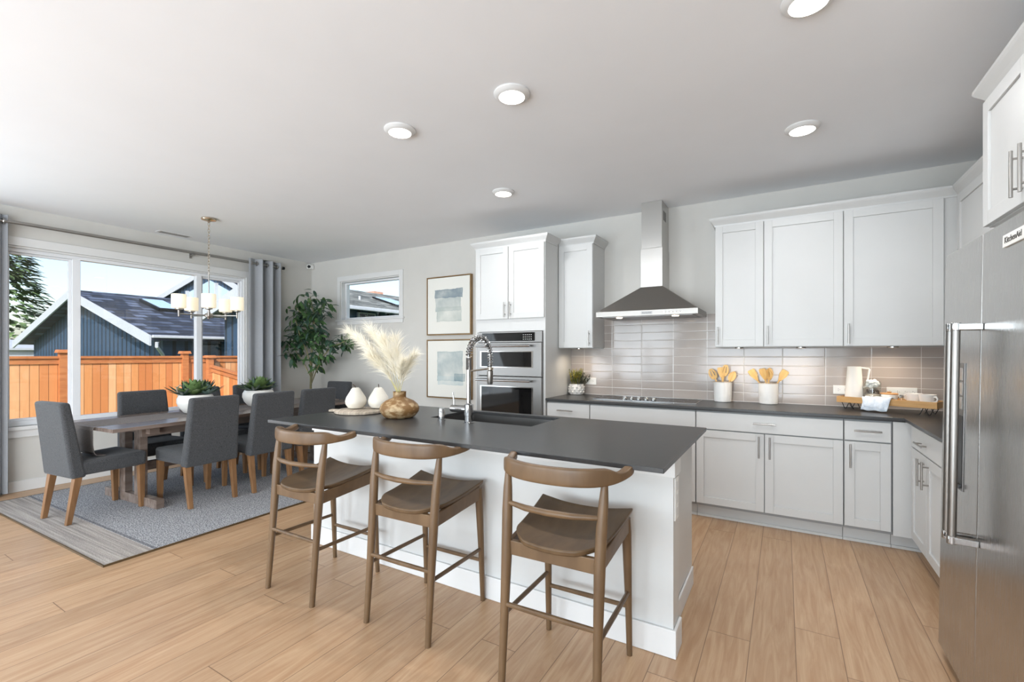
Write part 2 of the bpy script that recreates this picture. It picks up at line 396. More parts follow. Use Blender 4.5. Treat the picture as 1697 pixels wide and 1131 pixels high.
M['marble'] = mat('hammered_marble', 'e6e4e0', .4, var='cfcdca', scale=9, detail=6, bump=.25, bscale=22, lo=.5, hi=.75)
M['bamboo'] = mat('bamboo_utensil', 'd2a763', .5, var='e0bd80', scale=8, stretch=(6, 6, .8)); M['traywood'] = mat('tray_wood', 'b98a4f', .5, var='c79a60', scale=8, stretch=(1, 5, 5))
M['towel'] = mat('blue_white_towel', 'dfe4ea', .95, var='c9d3de', scale=40, bump=.3); M['plume'] = mat('pampas_cream', 'f5efe1', .9, var='ece3cd', scale=10, spec=.05)
M['stemgrass'] = mat('dry_stem', 'b7ab6e', .8, var='c9bf8c', scale=20)
M['vasewood'] = mat('turned_wood', '7a5830', .62, var='b59d78', scale=20, stretch=(1, 1, 1.5), detail=8, lo=.46, hi=.64, bump=.15)
M['boardwood'] = mat('whitewashed_wood', 'c9bba9', .7, var='a99a88', scale=7, stretch=(8, 1, 1)); M['pear'] = mat('cream_pear', 'e6e0d4', .45, var='ddd5c6', scale=6)
M['frame'] = mat('bronze_frame', '9a7c55', .4, .4, var='8a6d48', scale=8); M['frameedge'] = mat('dark_bronze', '5d4c35', .45, .4, var='66543b')
M['plate'] = mat('outlet_plastic', 'efeeea', .4, var='ecebe7'); M['slot'] = mat('slot_dark', '55524e', .6, var='504d49')
M['herb'] = mat('herb_green', '5c6b2c', .7, var='a89a3e', scale=18, lo=.4, hi=.6); M['herbdark'] = mat('herb_dark', '3d4630', .7, var='5f5b4c', scale=20)
M['cork'] = mat('cork_brown', 'b98d5c', .7, var='a97c4c', scale=40); M['pod'] = mat('coffee_beans', '3a2c22', .6, var='57463a', scale=60)
M['fence'] = fence_mat(); M['fencecap'] = mat('cedar_cap', 'a8663c', .7, var='b87848', scale=6, stretch=(1, 1, 6))
M['navy'] = siding_mat('navy_siding', '2c445f', '36506c', 0, .34); M['navy_y'] = siding_mat('navy_siding_side', '2c445f', '36506c', 1, .34)
M['slate'] = shingle_mat('slate_shakes', '161c27', '283246', '59657b', .42); M['grey_shake'] = shingle_mat('grey_shakes', '5a5d58', '7c807a', 'a3a6a0', .22)
M['fascia'] = mat('fascia_white', 'b4bcc6', .5, var='adb5c0'); M['skylight'] = mat('skylight_glass', 'a9c6e2', .08, var='b4cfe8', spec=.8)
M['grass'] = mat('lawn', '5f7a3a', .95, var='4c6630', scale=9); M['conifer'] = mat('conifer_green', '3a5636', .8, var='6b8652', scale=2); M['bark2'] = mat('brown_bark', '4b3a2c', .9, var='5a4736', scale=8)
M['brick'] = mat('chimney_brick', 'b08472', .9, var='c09a88', scale=6)

# ================================================================== room shell
LX = -6.434; WY = 4.654; CE = 2.773; RX = 1.344; RY = -3.6
def wall_with_hole(axis, p0, p1, a0, a1, z1, holes):
    """a wall slab with rectangular holes (a from..to, z from..to), built of boxes around them"""
    b = B()
    def put(u0, u1, v0, v1):
        if u1 - u0 < 1e-4 or v1 - v0 < 1e-4: return
        b.box(p0, p1, u0, u1, v0, v1) if axis == 'x' else b.box(u0, u1, p0, p1, v0, v1)
    cur = a0
    for h0, h1, hz0, hz1 in sorted(holes):
        put(cur, h0, 0, z1); put(h0, h1, 0, hz0); put(h0, h1, hz1, z1); cur = h1
    put(cur, a1, 0, z1); return b
struct('floor', B().box(LX-.15, RX+.15, RY-.15, WY+.15, -.12, 0), M['floor'], origin=(0, 0, 0))
struct('ceiling', B().box(LX-.5, RX+.4, RY-1.6, WY+.5, CE, CE+.2), M['ceil'])  # slab extended past the rear wall as an unseen overhang to block sun
struct('wall_left', wall_with_hole('x', LX-.15, LX, RY, WY+.15, CE, [(-1.95, .45, .3, 2.35), (1.28, 3.62, .635, 2.40)]), M['wall'])
struct('wall_back', wall_with_hole('y', WY, WY+.15, LX, RX+.15, CE, [(-5.745, -4.54, 1.85, 2.425)]), M['wall'])
struct('wall_right', B().box(RX, RX+.15, RY, WY, 0, CE), M['wall'])
struct('wall_rear', wall_with_hole('y', RY-.15, RY, LX-.15, RX+.15, CE, [(-2.2, 1.0, .15, 2.35), (-5.2, -2.5, .02, 2.35)]), M['wall'])
# baseboards
def baseboard(name, segs):
    b = B()
    for s in segs: b.box(*s)
    struct(name, b, M['trim'], bevel=.003)
baseboard('baseboard_left', [(LX, LX+.015, RY, WY-.015, 0, .105)])
baseboard('baseboard_back', [(LX+.015, -2.83, WY-.015, WY, 0, .105)])
baseboard('baseboard_right', [(RX-.015, RX, RY, 1.8, 0, .105)])
# big dining window: frame, mullions, panes, casing
w1 = thing('window_1', None, None); w1['kind'] = 'structure'
b = B(); fx0, fx1 = LX-.10, LX-.03
for y0, y1, z0, z1 in ((1.28, 1.345, .635, 2.40), (3.577, 3.62, .635, 2.40), (1.345, 3.577, 2.345, 2.40), (1.345, 3.577, .635, .685), (1.82, 1.888, .685, 2.345), (3.012, 3.075, .685, 2.345)):
    b.box(fx0, fx1, y0, y1, z0, z1)
obj('window_frame', b, M['vinyl'], w1, bevel=.004)
b = B()
for y0, y1 in ((1.345, 1.82), (3.075, 3.577)):
    for q in ((y0, y0+.022, .685, 2.345), (y1-.022, y1, .685, 2.345), (y0+.022, y1-.022, .685, .707), (y0+.022, y1-.022, 2.323, 2.345)): b.box(fx0+.012, fx0+.045, *q)
obj('sash', b, M['vinyl'], w1, bevel=.003)
for y0, y1 in ((1.345, 1.82), (1.888, 3.012), (3.075, 3.577)):
    obj('pane', B().box(fx0+.018, fx0+.022, y0+.002, y1-.002, .687, 2.343), M['glass'], w1)
b = B().box(LX, LX+.016, 1.215, 1.28, .605, 2.485); b.box(LX, LX+.016, 3.62, 3.685, .605, 2.485); b.box(LX, LX+.018, 1.28, 3.62, 2.40, 2.485)
b.box(LX-.03, LX, 1.28, 1.30, .635, 2.40); b.box(LX-.03, LX, 3.60, 3.62, .635, 2.40); b.box(LX-.03, LX, 1.30, 3.60, 2.38, 2.40)
obj('casing', b, M['trim'], w1, bevel=.003)
b = B().box(LX-.03, LX+.035, 1.19, 3.71, .60, .635); b.box(LX, LX+.016, 1.215, 3.685, .527, .60); obj('window_sill', b, M['trim'], w1, bevel=.003)
# small window over the dining corner
w2 = thing('window_2', None, None); w2['kind'] = 'structure'
b = B(); gy0, gy1 = WY+.07, WY+.13
for x0, x1, z0, z1 in ((-5.745, -5.70, 1.85, 2.425), (-4.585, -4.54, 1.85, 2.425), (-5.70, -4.585, 2.385, 2.425), (-5.70, -4.585, 1.85, 1.885)): b.box(x0, x1, gy0, gy1, z0, z1)
obj('window_frame', b, M['vinyl'], w2, bevel=.004)
obj('pane', B().box(-5.70, -4.585, gy0+.03, gy0+.034, 1.885, 2.385), M['glass'], w2)
b = B().box(-5.807, -5.745, WY-.016, WY, 1.85, 2.497); b.box(-4.54, -4.469, WY-.016, WY, 1.85, 2.497); b.box(-5.745, -4.54, WY-.018, WY, 2.425, 2.497)
b.box(-5.745, -5.73, WY, WY+.07, 1.85, 2.425); b.box(-4.555, -4.54, WY, WY+.07, 1.85, 2.425); b.box(-5.73, -4.555, WY, WY+.07, 2.41, 2.425)
obj('casing', b, M['trim'], w2, bevel=.003)
b = B().box(-5.83, -4.445, WY-.035, WY+.07, 1.828, 1.85); b.box(-5.807, -4.469, WY-.016, WY, 1.775, 1.828); obj('window_sill', b, M['trim'], w2, bevel=.003)
# invented windows behind the camera, put in with the rear fill lamps
for n, (x0, x1, z0) in enumerate(((-2.2, 1.0, .15), (-5.2, -2.5, .02))):
    w = thing('window_%d' % (n+3), None, None); w['kind'] = 'structure'
    b = B(); xm = (x0+x1)/2
    for q in ((x0, x0+.06, z0, 2.35), (x1-.06, x1, z0, 2.35), (xm-.04, xm+.04, z0+.06, 2.29), (x0+.06, x1-.06, z0, z0+.06), (x0+.06, x1-.06, 2.29, 2.35)): b.box(q[0], q[1], RY-.13, RY-.07, q[2], q[3])
    obj('window_frame', b, M['vinyl'], w)
    obj('pane', B().box(x0+.06, x1-.06, RY-.105, RY-.10, z0+.06, 2.29), M['glass'], w)

w = thing('window_5', None, None); w['kind'] = 'structure'  # invented window out of view, put in with the left fill lamp
b = B()
for q in ((-1.95, -1.89, .3, 2.35), (.39, .45, .3, 2.35), (-.78, -.72, .36, 2.29), (-1.89, .39, .3, .36), (-1.89, .39, 2.29, 2.35)): b.box(LX-.13, LX-.07, *q)
obj('window_frame', b, M['vinyl'], w)
obj('pane', B().box(LX-.105, LX-.10, -1.89, .39, .36, 2.29), M['glass'], w)

# ================================================================== ceiling things
def downlight(x, y, label):
    t = thing('recessed_light', label, 'ceiling light', (x, y, CE), 0, 'recessed ceiling lights')
    obj('trim_ring', B().lathe([(.098, -.0005), (.098, -.008), (.090, -.016), (.074, -.024), (.070, -.024), (.070, -.006)], n=40), M['trim'], t, world=False, smooth=True)
    obj('lens', B().lathe([(0, -.026), (.05, -.0255), (.0695, -.022), (.0695, -.012)], n=40), M['lens'], t, world=False, smooth=True)
    area('downlight_lamp', (x, y, CE-.035), (0, 0, -1), .13, .13, 6.5, (.97, .98, 1), 'DISK', 165)
    return t
downlight(.085, 2.19, 'round white ceiling light cut off by the top edge of the photo')
downlight(-1.28, 2.165, 'round white ceiling light over the middle of the island, left of the range hood')
downlight(-2.10, 2.155, 'round white ceiling light nearest the chandelier, over the left end of the island')
downlight(.10, 3.42, 'round white ceiling light in front of the wide upper cabinets right of the hood')
downlight(-2.124, 3.445, 'smallest looking round ceiling light, in front of the tall oven cabinet')
t = thing('ceiling_vent', 'slim white slotted air vent in the ceiling above the curtain rod', 'vent', (-6.25, 2.67, CE))
obj('vent_frame', B().box(-.055, .055, -.17, .17, -.006, -.0005), M['trim'], t, world=False, bevel=.002)
b = B()
for k in range(4): b.box(-.036+k*.024, -.030+k*.024, -.15, .15, -.0075, -.006)
obj('slot', b, M['slot'], t, world=False)
t = thing('corner_sensor', 'small white sensor with black lens in the ceiling corner', 'sensor', (LX+.045, WY-.06, 2.705))
obj('housing', B().box(-.043, .03, -.03, .055, -.035, .035), M['plate'], t, world=False, bevel=.012, segs=3)
obj('lens_cover', B().lathe([(0, .012), (.018, .010), (.024, .002), (.024, -.008)], c=(0, 0, 0), n=24, axis='Z'), M['black'], t, world=False, smooth=True)
for o in COL.objects:
    if o.name.startswith('lens_cover'): o.rotation_euler = Euler((radians(80), 0, radians(42))); o.location = (.018, -.030, -.002)

# chandelier
t = thing('chandelier', 'five-arm nickel chandelier with cream glass shades hanging by a chain above the dining table', 'chandelier', (-5.21, 2.546, CE))
obj('canopy', B().lathe([(.068, -.0005), (.072, -.012), (.066, -.022), (.02, -.03), (.008, -.045), (0, -.045)], n=36), M['warm_nickel'], t, world=False, smooth=True)
b = B(); z = -.045; k = 0
while z > -.565:
    pts = []
    for j in range(13):
        a = 2*pi*j/12; u = .0085*cos(a); v = .021*sin(a)
        pts.append((u*(k % 2), u*(1-k % 2), z-.018+v))
    b.tube(pts, .0026, 6, cap=False); z -= .034; k += 1
obj('chain', b, M['warm_nickel'], t, world=False, smooth=True)
obj('rod', B().cyl((0, 0, -.56), (0, 0, -1.0), .006, 12), M['nickel'], t, world=False, smooth=True)
obj('hub', B().lathe([(0, -1.065), (.012, -1.058), (.016, -1.047), (.034, -1.040), (.040, -1.022), (.034, -1.006), (.016, -.998), (.012, -.975), (0, -.97)], n=28), M['nickel'], t, world=False, smooth=True)
a0 = atan2(-2.546, 5.21)
for k in range(5):
    a = a0 + 2*pi*k/5; R = .265; ex, ey = R*cos(a), R*sin(a)
    arm = obj('arm', B().tube([(.03*cos(a), .03*sin(a), -1.022), (ex*.5, ey*.5, -1.024), (ex, ey, -1.022)], .0065, 10), M['nickel'], t, world=False, smooth=True)
    obj('cup', B().lathe([(.006, -1.05), (.008, -1.045), (.010, -.99), (.012, -.985), (.034, -.978), (.034, -.968), (0, -.967)], c=(ex, ey, 0), n=20), M['nickel'], arm, world=False, smooth=True)
    obj('lamp_shade', B().lathe([(.035, -.966), (.060, -.965), (.064, -.955), (.064, -.832), (.062, -.826), (.058, -.826), (.058, -.955), (.035, -.958)], c=(ex, ey, 0), n=32), M['shade'], arm, world=False, smooth=True)

# ================================================================== curtains
t = thing('curtain_rod', 'double metal curtain rod across the top of the dining window', 'curtain rod', (LX+.1, 2.6, 2.60))
obj('rod', B().cyl((LX+.10, .75, 2.60), (LX+.10, 4.10, 2.60), .0125, 16), M['nickel'], t, smooth=True)
obj('rear_rod', B().cyl((LX+.05, .75, 2.622), (LX+.05, 3.67, 2.622), .010, 16), M['nickel'], t, smooth=True)
obj('finial', B().lathe([(0, -.02), (.022, -.018), (.022, .012), (0, .014)], c=(LX+.10, 4.115, 2.60), axis='Y', n=20), M['darkmetal'], t, smooth=True)
obj('end_cap', B().lathe([(0, -.012), (.017, -.012), (.017, .012), (0, .012)], c=(LX+.05, 3.675, 2.622), axis='Y', n=20), M['nickel'], t, smooth=True)
for yy in (1.02, 2.93, 4.06):
    b = B().box(LX, LX+.10, yy-.008, yy+.008, 2.575, 2.587); b.box(LX, LX+.006, yy-.014, yy+.014, 2.545, 2.63); b.lathe([(.019, -.008), (.019, .008)], c=(LX+.10, yy, 2.60), axis='Y', n=18)
    obj('bracket', b, M['nickel'], t, smooth=True)
def curtain(y0, y1, folds, label, phase=0, amp=.05, flat=0):
    b = B(); n = folds*16; rows = [(.02, 1.0), (.6, 1.0), (1.4, .98), (2.2, .97), (2.52, .96), (2.665, .95)]; g = []
    def px(i):
        s = i/n; y = y0 + (y1-y0)*s; ph = phase + s*folds*2*pi
        w = 1 if s > flat else .25
        return y + .012*sin(2*ph)*w, LX + .10 + amp*w*sin(ph)
    for z, k in rows:
        fr = []; bk = []
        for i in range(n+1):
            y, x = px(i); y2, x2 = px(min(i+.5, n)); y1_, x1_ = px(max(i-.5, 0))
            dn = Vector((y2-y1_, -(x2-x1_), 0)).normalized()
            xx = LX+.10+(x-LX-.10)*k
            fr.append(b.bm.verts.new((xx + dn.x*.003, y + dn.y*.003, z))); bk.append(b.bm.verts.new((xx - dn.x*.003, y - dn.y*.003, z)))
        g.append(fr + bk[::-1])
    N_ = len(g[0])
    for A, C in zip(g, g[1:]):
        for j in range(N_): b.bm.faces.new((A[j], A[(j+1) % N_], C[(j+1) % N_], C[j]))
    b.bm.faces.new(g[0][::-1]); b.bm.faces.new(g[-1])
    t = thing('curtain', label, 'curtain', (LX+.10, (y0+y1)/2, 0), 0, 'grey grommet curtains')
    obj('panel', b, M['curtain'], t, smooth=True, angle=50)
    for i in range(folds*2):
        s = (i + .5)/(folds*2); y = y0+(y1-y0)*s; r = B()
        r.tube([(LX+.10+.026*cos(a), y, 2.60+.026*sin(a)) for a in [2*pi*j/20 for j in range(21)]], .006, 6, cap=False)
        obj('grommet', r, M['nickel'], t, smooth=True)
curtain(.80, 1.325, 4, 'grey curtain panel at the left edge of the dining window')
curtain(3.60, 4.045, 3, 'grey curtain panel right of the dining window, beside the indoor tree', phase=.6, amp=.055, flat=.30)

# ================================================================== rug, table, chairs
rug = thing('area_rug', 'grey woven rug with banded ends under the dining table', 'rug', (-4.935, 2.69, 0), radians(1.5))
obj('weave', B().box(-1.195, 1.195, -1.53, 1.53, .0005, .011), M['rug'], rug, world=False)
b = B().box(-1.2, 1.2, -1.538, -1.53, .0005, .0125); b.box(-1.2, 1.2, 1.53, 1.538, .0005, .0125); b.box(-1.205, -1.195, -1.538, 1.538, .0005, .0125); b.box(1.195, 1.205, -1.538, 1.538, .0005, .0125)
obj('border', b, M['frameedge'], rug, world=False)
RZ = .0118
TR = radians(3.57); TC = Vector((-4.58, 1.53, 0)) + Vector((cos(TR+pi), sin(TR+pi), 0))*.475 + Vector((-sin(TR), cos(TR), 0))*1.275
tb = thing('dining_table', 'long dark wooden trestle dining table standing on the grey rug', 'table', (TC.x, TC.y, RZ), TR)
TZ = .745 - RZ
b = B()
for k in range(5): b.box(-.475+k*.19, -.475+(k+1)*.19-.0015, -1.275, 1.275, TZ-.030, TZ)
obj('tabletop', b, M['table'], tb, world=False, bevel=.002)
obj('apron', B().box(-.30, -.27, -1.0, 1.0, TZ-.12, TZ-.031).box(.27, .30, -1.0, 1.0, TZ-.12, TZ-.031), M['table'], tb, world=False, bevel=.002)
for s in (-1, 1):
    y = s*.93
    tr = obj('trestle', B().box(-.45, .45, y-.032, y+.032, 0, .078), M['table'], tb, world=False, bevel=.004)
    for xx in (-.13, .13): obj('post', B().box(xx-.05, xx+.05, y-.03, y+.03, .078, TZ-.095), M['table'], tr, world=False, bevel=.003)
    obj('top_rail', B().box(-.36, .36, y-.04, y+.04, TZ-.095, TZ-.031), M['table'], tr, world=False, bevel=.003)
obj('stretcher', B().box(-.025, .025, -.90, .90, .26, .34), M['table'], tb, world=False, bevel=.003)
# runner lying along the table, its near-left end hanging over the chair seat
rn = thing('table_runner', 'grey linen runner along the table, its end draped onto the end chair', 'table runner', (TC.x, TC.y, TZ+RZ), TR)
pr_ = [(1.30, .0025), (-1.262, .0025), (-1.283, -.004), (-1.288, -.03), (-1.287, -.15), (-1.278, -.215), (-1.262, -.238), (-1.235, -.246), (-1.20, -.247)]
b = B(); x0, x1 = -.26, .175; rows = []
for y, z in [(1.283, -.09), (1.285, -.004), (1.272, .0025)] + pr_[1:]:
    rows.append([b.bm.verts.new((x0, y, z)), b.bm.verts.new((x1, y, z))])
for a, c in zip(rows, rows[1:]): b.bm.faces.new((a[0], a[1], c[1], c[0]))
o = obj('cloth', b, M['runner'], rn, world=False); m_ = o.modifiers.new('thick', 'SOLIDIFY'); m_.thickness = .004; m_.offset = -1

def make_chair(name, label, grp):
    t = thing(name, label, 'chair', (0, 0, 0), 0, grp)
    b = B().hexa([(-.215, -.235, .365), (.215, -.235, .365), (.235, .25, .365), (-.235, .25, .365)], [(-.215, -.235, .475), (.215, -.235, .475), (.237, .255, .488), (-.237, .255, .488)])
    obj('seat', b, M['fabric'], t, world=False, bevel=.028, segs=4, smooth=True)
    b = B().hexa([(-.225, -.262, .352), (.225, -.262, .352), (.225, -.165, .352), (-.225, -.165, .352)], [(-.205, -.330, .955), (.205, -.330, .955), (.205, -.262, .955), (-.205, -.262, .955)])
    obj('backrest', b, M['fabric'], t, world=False, bevel=.022, segs=4, smooth=True)
    for s in (-1, 1):
        q = lambda x, y, z, r: [(x-r, y-r, z), (x+r, y-r, z), (x+r, y+r, z), (x-r, y+r, z)]
        obj('leg', B().hexa(q(s*.205, .222, 0, .017), q(s*.205, .215, .37, .024)), M['oakleg'], t, world=False, bevel=.003)
        obj('leg', B().hexa(q(s*.188, -.272, 0, .017), q(s*.192, -.215, .37, .025)), M['oakleg'], t, world=False, bevel=.003)
    return t
CG = 'charcoal upholstered dining chairs'
ch = make_chair('dining_chair', 'charcoal dining chair at the near-left end of the table with the runner on its seat', CG)
ch.location = (-5.02, 1.575, RZ); ch.rotation_euler.z = radians(6.6)
for x, y, rz, lab in ((-4.67, 2.185, 91, 'charcoal dining chair, back to the room, first from the runner-draped end chair'),
    (-4.645, 2.73, 90, 'charcoal dining chair, back to the room, middle of the three on the island side'),
    (-4.685, 3.265, 91, 'charcoal dining chair, back to the room, last on the island side, behind the island corner'),
    (-5.38, 2.145, -89, 'charcoal dining chair on the window side, nearest the runner-draped end of the table'),
    (-5.40, 2.70, -88, 'charcoal dining chair on the window side, mostly hidden behind the first succulent bowl'),
    (-5.42, 3.28, -88, 'charcoal dining chair on the window side, behind the second succulent bowl'),
    (-5.21, 3.93, 184, 'charcoal dining chair at the far end of the table below the small window')):
    dup(ch, (x, y, RZ), radians(rz), lab, CG)

# planters with succulents
def rosette(b, c, R, n, layers, w, rise, rnd, dist=None):
    for L in range(layers):
        k = L/(max(1, layers-1)); m_ = max(4, int(n*(1-.4*k)))
        for i in range(m_):
            a = 2*pi*(i + .5*(L % 2))/m_ + rnd.uniform(-.08, .08); el = radians(18 + 58*k) + rnd.uniform(-.1, .1)
            d = (cos(a)*cos(el), sin(a)*cos(el), sin(el)); l = R*(1-.35*k)*rnd.uniform(.9, 1.08)
            b.leaf((c[0]+d[0]*.01, c[1]+d[1]*.01, c[2]+rise*k), d, (0, 0, 1), l, w*(1-.3*k), -.12, .35, 5)
def planter(x, y, rot, label, seed):
    rnd = random.Random(seed)
    t = thing('succulent_planter', label, 'potted plant', (x, y, TZ+RZ+.0065), rot, 'bowls of artificial succulents on the dining table')
    obj('bowl', B().lathe([(0, 0), (.075, 0), (.10, .010), (.142, .060), (.160, .110), (.158, .150), (.138, .185), (.128, .185), (.148, .15), (.14, .145), (0, .145)], n=44), M['ceramic'], t, world=False, smooth=True, angle=50)
    obj('soil', B().lathe([(0, .168), (.136, .160), (.136, .152), (0, .152)], n=32), M['soil'], t, world=False, smooth=True)
    for (px, py, pz, R, n, ly, w, m_) in ((.02, -.03, .185, .19, 11, 4, .075, 'succ'), (.02, .10, .185, .18, 13, 3, .034, 'leafdark'), (-.03, -.10, .18, .19, 12, 2, .030, 'leafdark'), (.09, .05, .185, .12, 9, 3, .05, 'succblue'), (-.09, .04, .18, .14, 9, 2, .045, 'succ')):
        b = B(); rosette(b, (px, py, pz), R, n, ly, w, .03, rnd)
        obj('succulent', b, M[m_], t, world=False, smooth='all')
    b = B().tube([(-.10, -.10, .17), (-.11, -.11, .26), (-.09, -.09, .285), (-.07, -.07, .25)], [.008, .008, .008, .005], 8) if seed == 1 else B().lathe([(0, .17), (.025, .18), (.032, .22), (.02, .26), (0, .275)], c=(-.03, .12, 0), n=16)
    obj('seed_pod', b, M['boardwood'], t, world=False, smooth=True)
    return t
planter(-5.10, 2.37, 0.3, 'white bowl of green succulents on the table, nearer the runner-draped end', 1)
planter(-5.13, 3.03, .9, 'white bowl of green succulents on the table, in front of the right curtain', 2)

# indoor tree in the corner
rnd = random.Random(5)
t = thing('potted_tree', 'tall leafy artificial ficus tree in the corner beside the right curtain', 'potted tree', (-6.13, 4.43, 0))
obj('pot', B().lathe([(0, .0005), (.13, .0005), (.155, .05), (.165, .30), (.158, .36), (.145, .36), (.15, .30), (0, .30)], c=(-6.13, 4.43, 0), n=36), M['cork'], t, smooth=True)
obj('soil', B().lathe([(0, .315), (.148, .308), (.148, .301), (0, .301)], c=(-6.13, 4.43, 0), n=24), M['soil'], t, smooth=True)
def upy(u, v, Y):
    a = (u-848.5)/FPX; bz = -(v-585.7)/FPX; c_, s_ = cos(YAW), sin(YAW); dx, dy = a*c_+s_, -a*s_+c_; k = Y/dy; return Vector((dx*k, Y, H+bz*k))
tr_ = [(515, 640, 4.40), (516, 600, 4.36), (518, 560, 4.3), (520, 520, 4.3), (514, 492, 4.28)]
obj('trunk', B().tube([(-6.13, 4.43, .31)] + [upy(*p) for p in tr_], [.017, .016, .015, .013, .010, .005], 8), M['bark'], t, smooth=True)
stems = [[(515, 625, 4.28), (505, 605, 4.25), (494, 588, 4.22), (484, 572, 4.2)], [(516, 610, 4.28), (508, 580, 4.25), (498, 560, 4.22), (490, 530, 4.2)], [(516, 636, 4.28), (524, 615, 4.2), (536, 590, 4.15), (552, 574, 4.12), (572, 566, 4.1)], [(516, 630, 4.28), (521, 610, 4.2), (527, 597, 4.15), (530, 585, 4.12)], [(519, 540, 4.3), (528, 522, 4.3), (534, 508, 4.3)], [(518, 550, 4.3), (505, 525, 4.3), (490, 510, 4.28)]]
for s in stems: obj('branch', B().tube([upy(*p) for p in s], [.009 - .005*i/len(s) for i in range(len(s))], 6), M['bark'], t, smooth=True)
clus = [(513, 503, 26, 26), (492, 513, 22, 20), (530, 512, 20, 22), (484, 552, 20, 22), (500, 540, 24, 26), (478, 574, 18, 18), (528, 535, 20, 24), (518, 560, 20, 24), (531, 583, 18, 18), (545, 570, 12, 10), (568, 570, 15, 20), (482, 590, 13, 11), (522, 595, 15, 16), (512, 525, 20, 22), (505, 560, 16, 12), (536, 552, 12, 8), (494, 566, 14, 8), (540, 590, 8, 5), (572, 560, 10, 9), (527, 608, 8, 6)]
b1, b2 = B(), B()
for ci, (u, v, r, n) in enumerate(clus):
    for k in range(int(n*1.9)):
        a = rnd.uniform(0, 2*pi); q = r*sqrt(rnd.random())
        p = upy(u + q*cos(a), v + q*sin(a)*.9, rnd.uniform(4.08, 4.46)); p.x = max(p.x, LX+.06)
        ang = rnd.uniform(0, 2*pi); d = Vector((cos(ang), sin(ang)*.7, rnd.uniform(-1.1, .25))).normalized()
        L = rnd.uniform(.10, .155); e = p + d*L; e.y = min(e.y, WY-.01)
        if e.x < LX+.02 or p.y + d.y*L > WY-.01: d = Vector((abs(d.x), -abs(d.y), d.z))
        (b1 if rnd.random() < .6 else b2).leaf(p, d, (rnd.uniform(-.4, .4), -.5, 1), L, L*.36, .22, .2, 4)
obj('foliage', b1, M['leaf'], t, smooth='all'); obj('foliage', b2, M['leafdark'], t, smooth='all')

# pictures
def picture(z0, z1, label, mat_):
    x0, x1 = -4.015, -3.31
    t = thing('framed_picture', label, 'picture', ((x0+x1)/2, WY, z0), 0, 'two framed watercolours on the back wall')
    b = B().box(x0, x0+.012, WY-.05, WY-.001, z0, z1); b.box(x1-.012, x1, WY-.05, WY-.001, z0, z1); b.box(x0+.012, x1-.012, WY-.05, WY-.001, z0, z0+.012); b.box(x0+.012, x1-.012, WY-.05, WY-.001, z1-.012, z1)
    obj('picture_frame', b, M['frame'], t, bevel=.0015)
    obj('canvas', B().box(x0+.017, x1-.017, WY-.045, WY-.002, z0+.017, z1-.017), mat_, t)
    obj('lip', B().box(x0+.012, x1-.012, WY-.030, WY-.002, z0+.012, z1-.012), M['frameedge'], t)
XC = -3.6625
picture(1.583, 2.333, 'upper framed watercolour with a darker grey-blue bar over a pale block', painting_mat('watercolour_upper', [(-.21, .20, .30, .58, 'aab4b2', .9), (-.22, .23, .47, .585, '84929a', 1.0), (-.19, .21, .17, .36, 'b3bcb6', .8)]))
picture(.777, 1.527, 'lower framed watercolour with one large pale blue square and a small dark corner square', painting_mat('watercolour_lower', [(-.18, .23, .22, .60, 'a5b3b4', .9), (-.17, .24, .17, .28, 'bccaca', .8), (.09, .27, .22, .32, '869aa0', 1.0)]))

# ================================================================== kitchen cabinets
CB = .884          # underside of the worktops
def door(b, axis, p, s, a0, a1, z0, z1, st=.058, th=.019):
    """shaker door: plane coordinate p is its front, s the outward sign, from a0..a1 along the wall"""
    def put(u0, u1, v0, v1, d0, d1):
        q0, q1 = p - s*d0, p - s*d1
        if axis == 'y': b.box(u0, u1, q0, q1, v0, v1)
        else: b.box(q0, q1, u0, u1, v0, v1)
    put(a0, a0+st, z0, z1, 0, th); put(a1-st, a1, z0, z1, 0, th); put(a0+st, a1-st, z0, z0+st, 0, th); put(a0+st, a1-st, z1-st, z1, 0, th)
    put(a0+st, a1-st, z0+st, z1-st, .009, th)
def slab(b, axis, p, s, a0, a1, z0, z1, th=.019):
    if axis == 'y': b.box(a0, a1, p, p-s*th, z0, z1)
    else: b.box(p, p-s*th, a0, a1, z0, z1)
def pull(axis, p, s, a, z, L, vert, parent):
    """bar pull centred at a (along wall), z"""
    b = B(); off = p + s*.032; h = L/2
    P = (lambda aa, dd, zz: (aa, dd, zz)) if axis == 'y' else (lambda aa, dd, zz: (dd, aa, zz))
    if vert:
        b.cyl(P(a, off, z-h), P(a, off, z+h), .006, 12)
        for k in (-1, 1): b.cyl(P(a, p, z+k*(h-.03)), P(a, off, z+k*(h-.03)), .0045, 8)
    else:
        b.cyl(P(a-h, off, z), P(a+h, off, z), .006, 12)
        for k in (-1, 1): b.cyl(P(a+k*(h-.03), p, z), P(a+k*(h-.03), off, z), .0045, 8)
    return obj('handle', b, M['nickel'], parent, smooth=True)
BY = 4.024; G = .003
